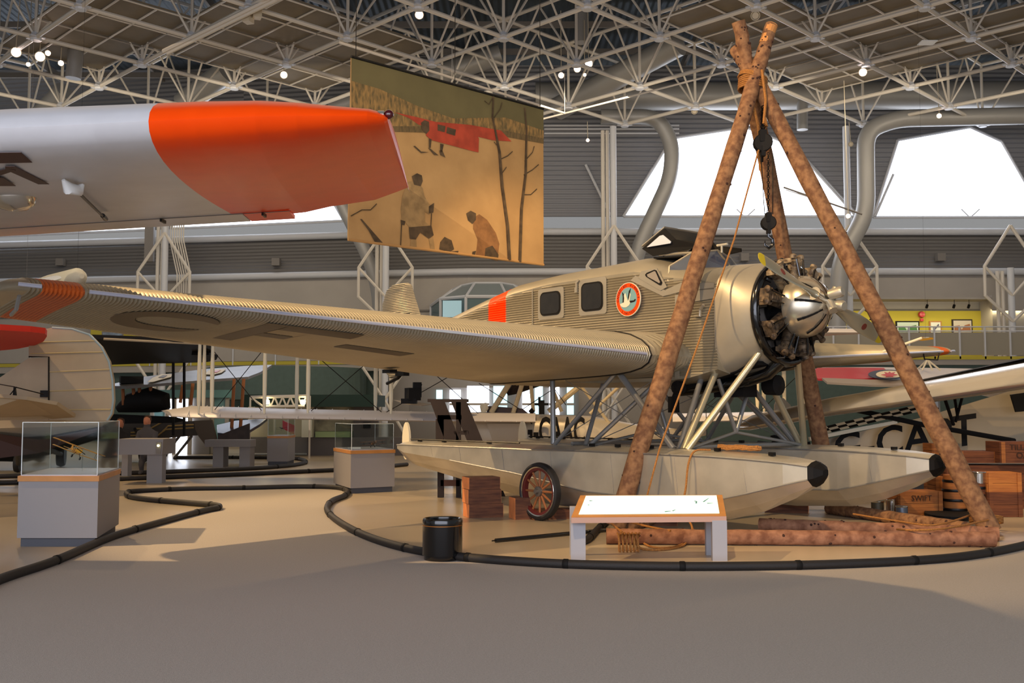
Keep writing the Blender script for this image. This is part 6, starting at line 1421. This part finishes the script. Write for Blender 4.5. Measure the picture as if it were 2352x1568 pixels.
def person(px, pyh, Y, lb, lean, shirt, name='person'):
    hd = at(px, pyh, Y); t = thing(name, V((hd.x, Y, 0)), lb, 'person', 'visitors behind the console table')
    x, z = hd.x, hd.z; hip = V((x-lean*.28, Y+.1, z-.72)); neck = V((x-lean*.03, Y, z-.17)); foot = 0
    verts = [hip, hip.lerp(neck, .5)+V((0, .04, 0)), neck-V((0, 0, .06)), neck+V((0, 0, .05)), hd+V((0, 0, -.02)), hd+V((0, 0, .08))]; rad = [.15, .16, .15, .06, .085, .07]; ed = [(0, 1), (1, 2), (2, 3), (3, 4), (4, 5)]
    for s in (-1, 1):
        n0 = len(verts); sh = neck+V((.18*s, 0, -.1)); el = neck+V((.22*s+lean*.1, -.12, -.38)); wr = neck+V((.10*s+lean*.25, -.38, -.5))
        verts += [sh, el, wr, wr+V((0, -.08, -.02))]; rad += [.07, .05, .038, .03]; ed += [(2, n0), (n0, n0+1), (n0+1, n0+2), (n0+2, n0+3)]
        n0 = len(verts); hp_ = hip+V((.1*s, 0, -.08)); kn = V((hip.x+.11*s, Y-.02, hip.z*.5)); an = V((hip.x+.12*s, Y+.05, .08)); verts += [hp_, kn, an, an+V((0, -.16, -.04))]; rad += [.1, .07, .05, .045]; ed += [(0, n0), (n0, n0+1), (n0+1, n0+2), (n0+2, n0+3)]
    me = bpy.data.meshes.new('body'); me.from_pydata([v-V((hd.x, Y, 0)) for v in verts], ed, []); o = bpy.data.objects.new('body', me); COL.objects.link(o); o.parent = t
    sk = o.modifiers.new('skin', 'SKIN'); ss = o.modifiers.new('sub', 'SUBSURF'); ss.levels = ss.render_levels = 2
    for v_, r in zip(me.skin_vertices[0].data, rad): v_.radius = (r, r)
    me.skin_vertices[0].data[0].use_root = True; me.materials.append(shirt)
    hb = MB(); hb.lathe([(.001, -.13), (.05, -.12), (.078, -.05), (.085, .02), (.075, .08), (.04, .115), (.001, .12)], hd, (.05, -.1, 1), 16); hb.tube(hd+V((0, -.075, -.02)), hd+V((0, -.105, -.03)), .014); hb.build('head', SKIN, t, True)
    ha = MB(); ha.lathe([(.088, .0), (.092, .05), (.075, .11), (.03, .135), (.001, .137)], hd+V((0, .018, .01)), (.05, .12, 1), 16); ha.build('hair', mat('hair_brown', (74, 48, 30), .8), t, True)
    for s in (-1, 1):
        wr = neck+V((.10*s+lean*.25, -.46, -.52)); m_ = MB(); m_.path([wr+V((0, .06, 0)), wr, wr+V((0, -.04, 0))], [.03, .04, .035], 8)
        for k in range(4): m_.path([wr+V((-.03+.02*k, -.04, 0)), wr+V((-.032+.021*k, -.08, -.01)), wr+V((-.032+.021*k, -.10-.01*(k in (1, 2)), -.03))], .009, 6)
        m_.path([wr+V((-.035*s, .0, 0)), wr+V((-.06*s, -.03, -.01)), wr+V((-.055*s, -.055, -.02))], .01, 6); m_.build('hand', SKIN, t, True)
    el = [neck+V((.22+lean*.1, -.12, -.38)), neck+V((.10+lean*.25, -.38, -.5))]; 
    if lean: MB().path([el[0], el[1]], [.05, .04], 10).build('bare_forearm', SKIN, t, True)
    return t
person(276, 973, 24.5, 'visitor in black leaning over the console with a bare forearm, nearer the rudder', 1.0, CLOTH2)
person(338, 968, 24.0, 'visitor in grey shirt looking down at the console, right of the leaning one', .0, CLOTH1)
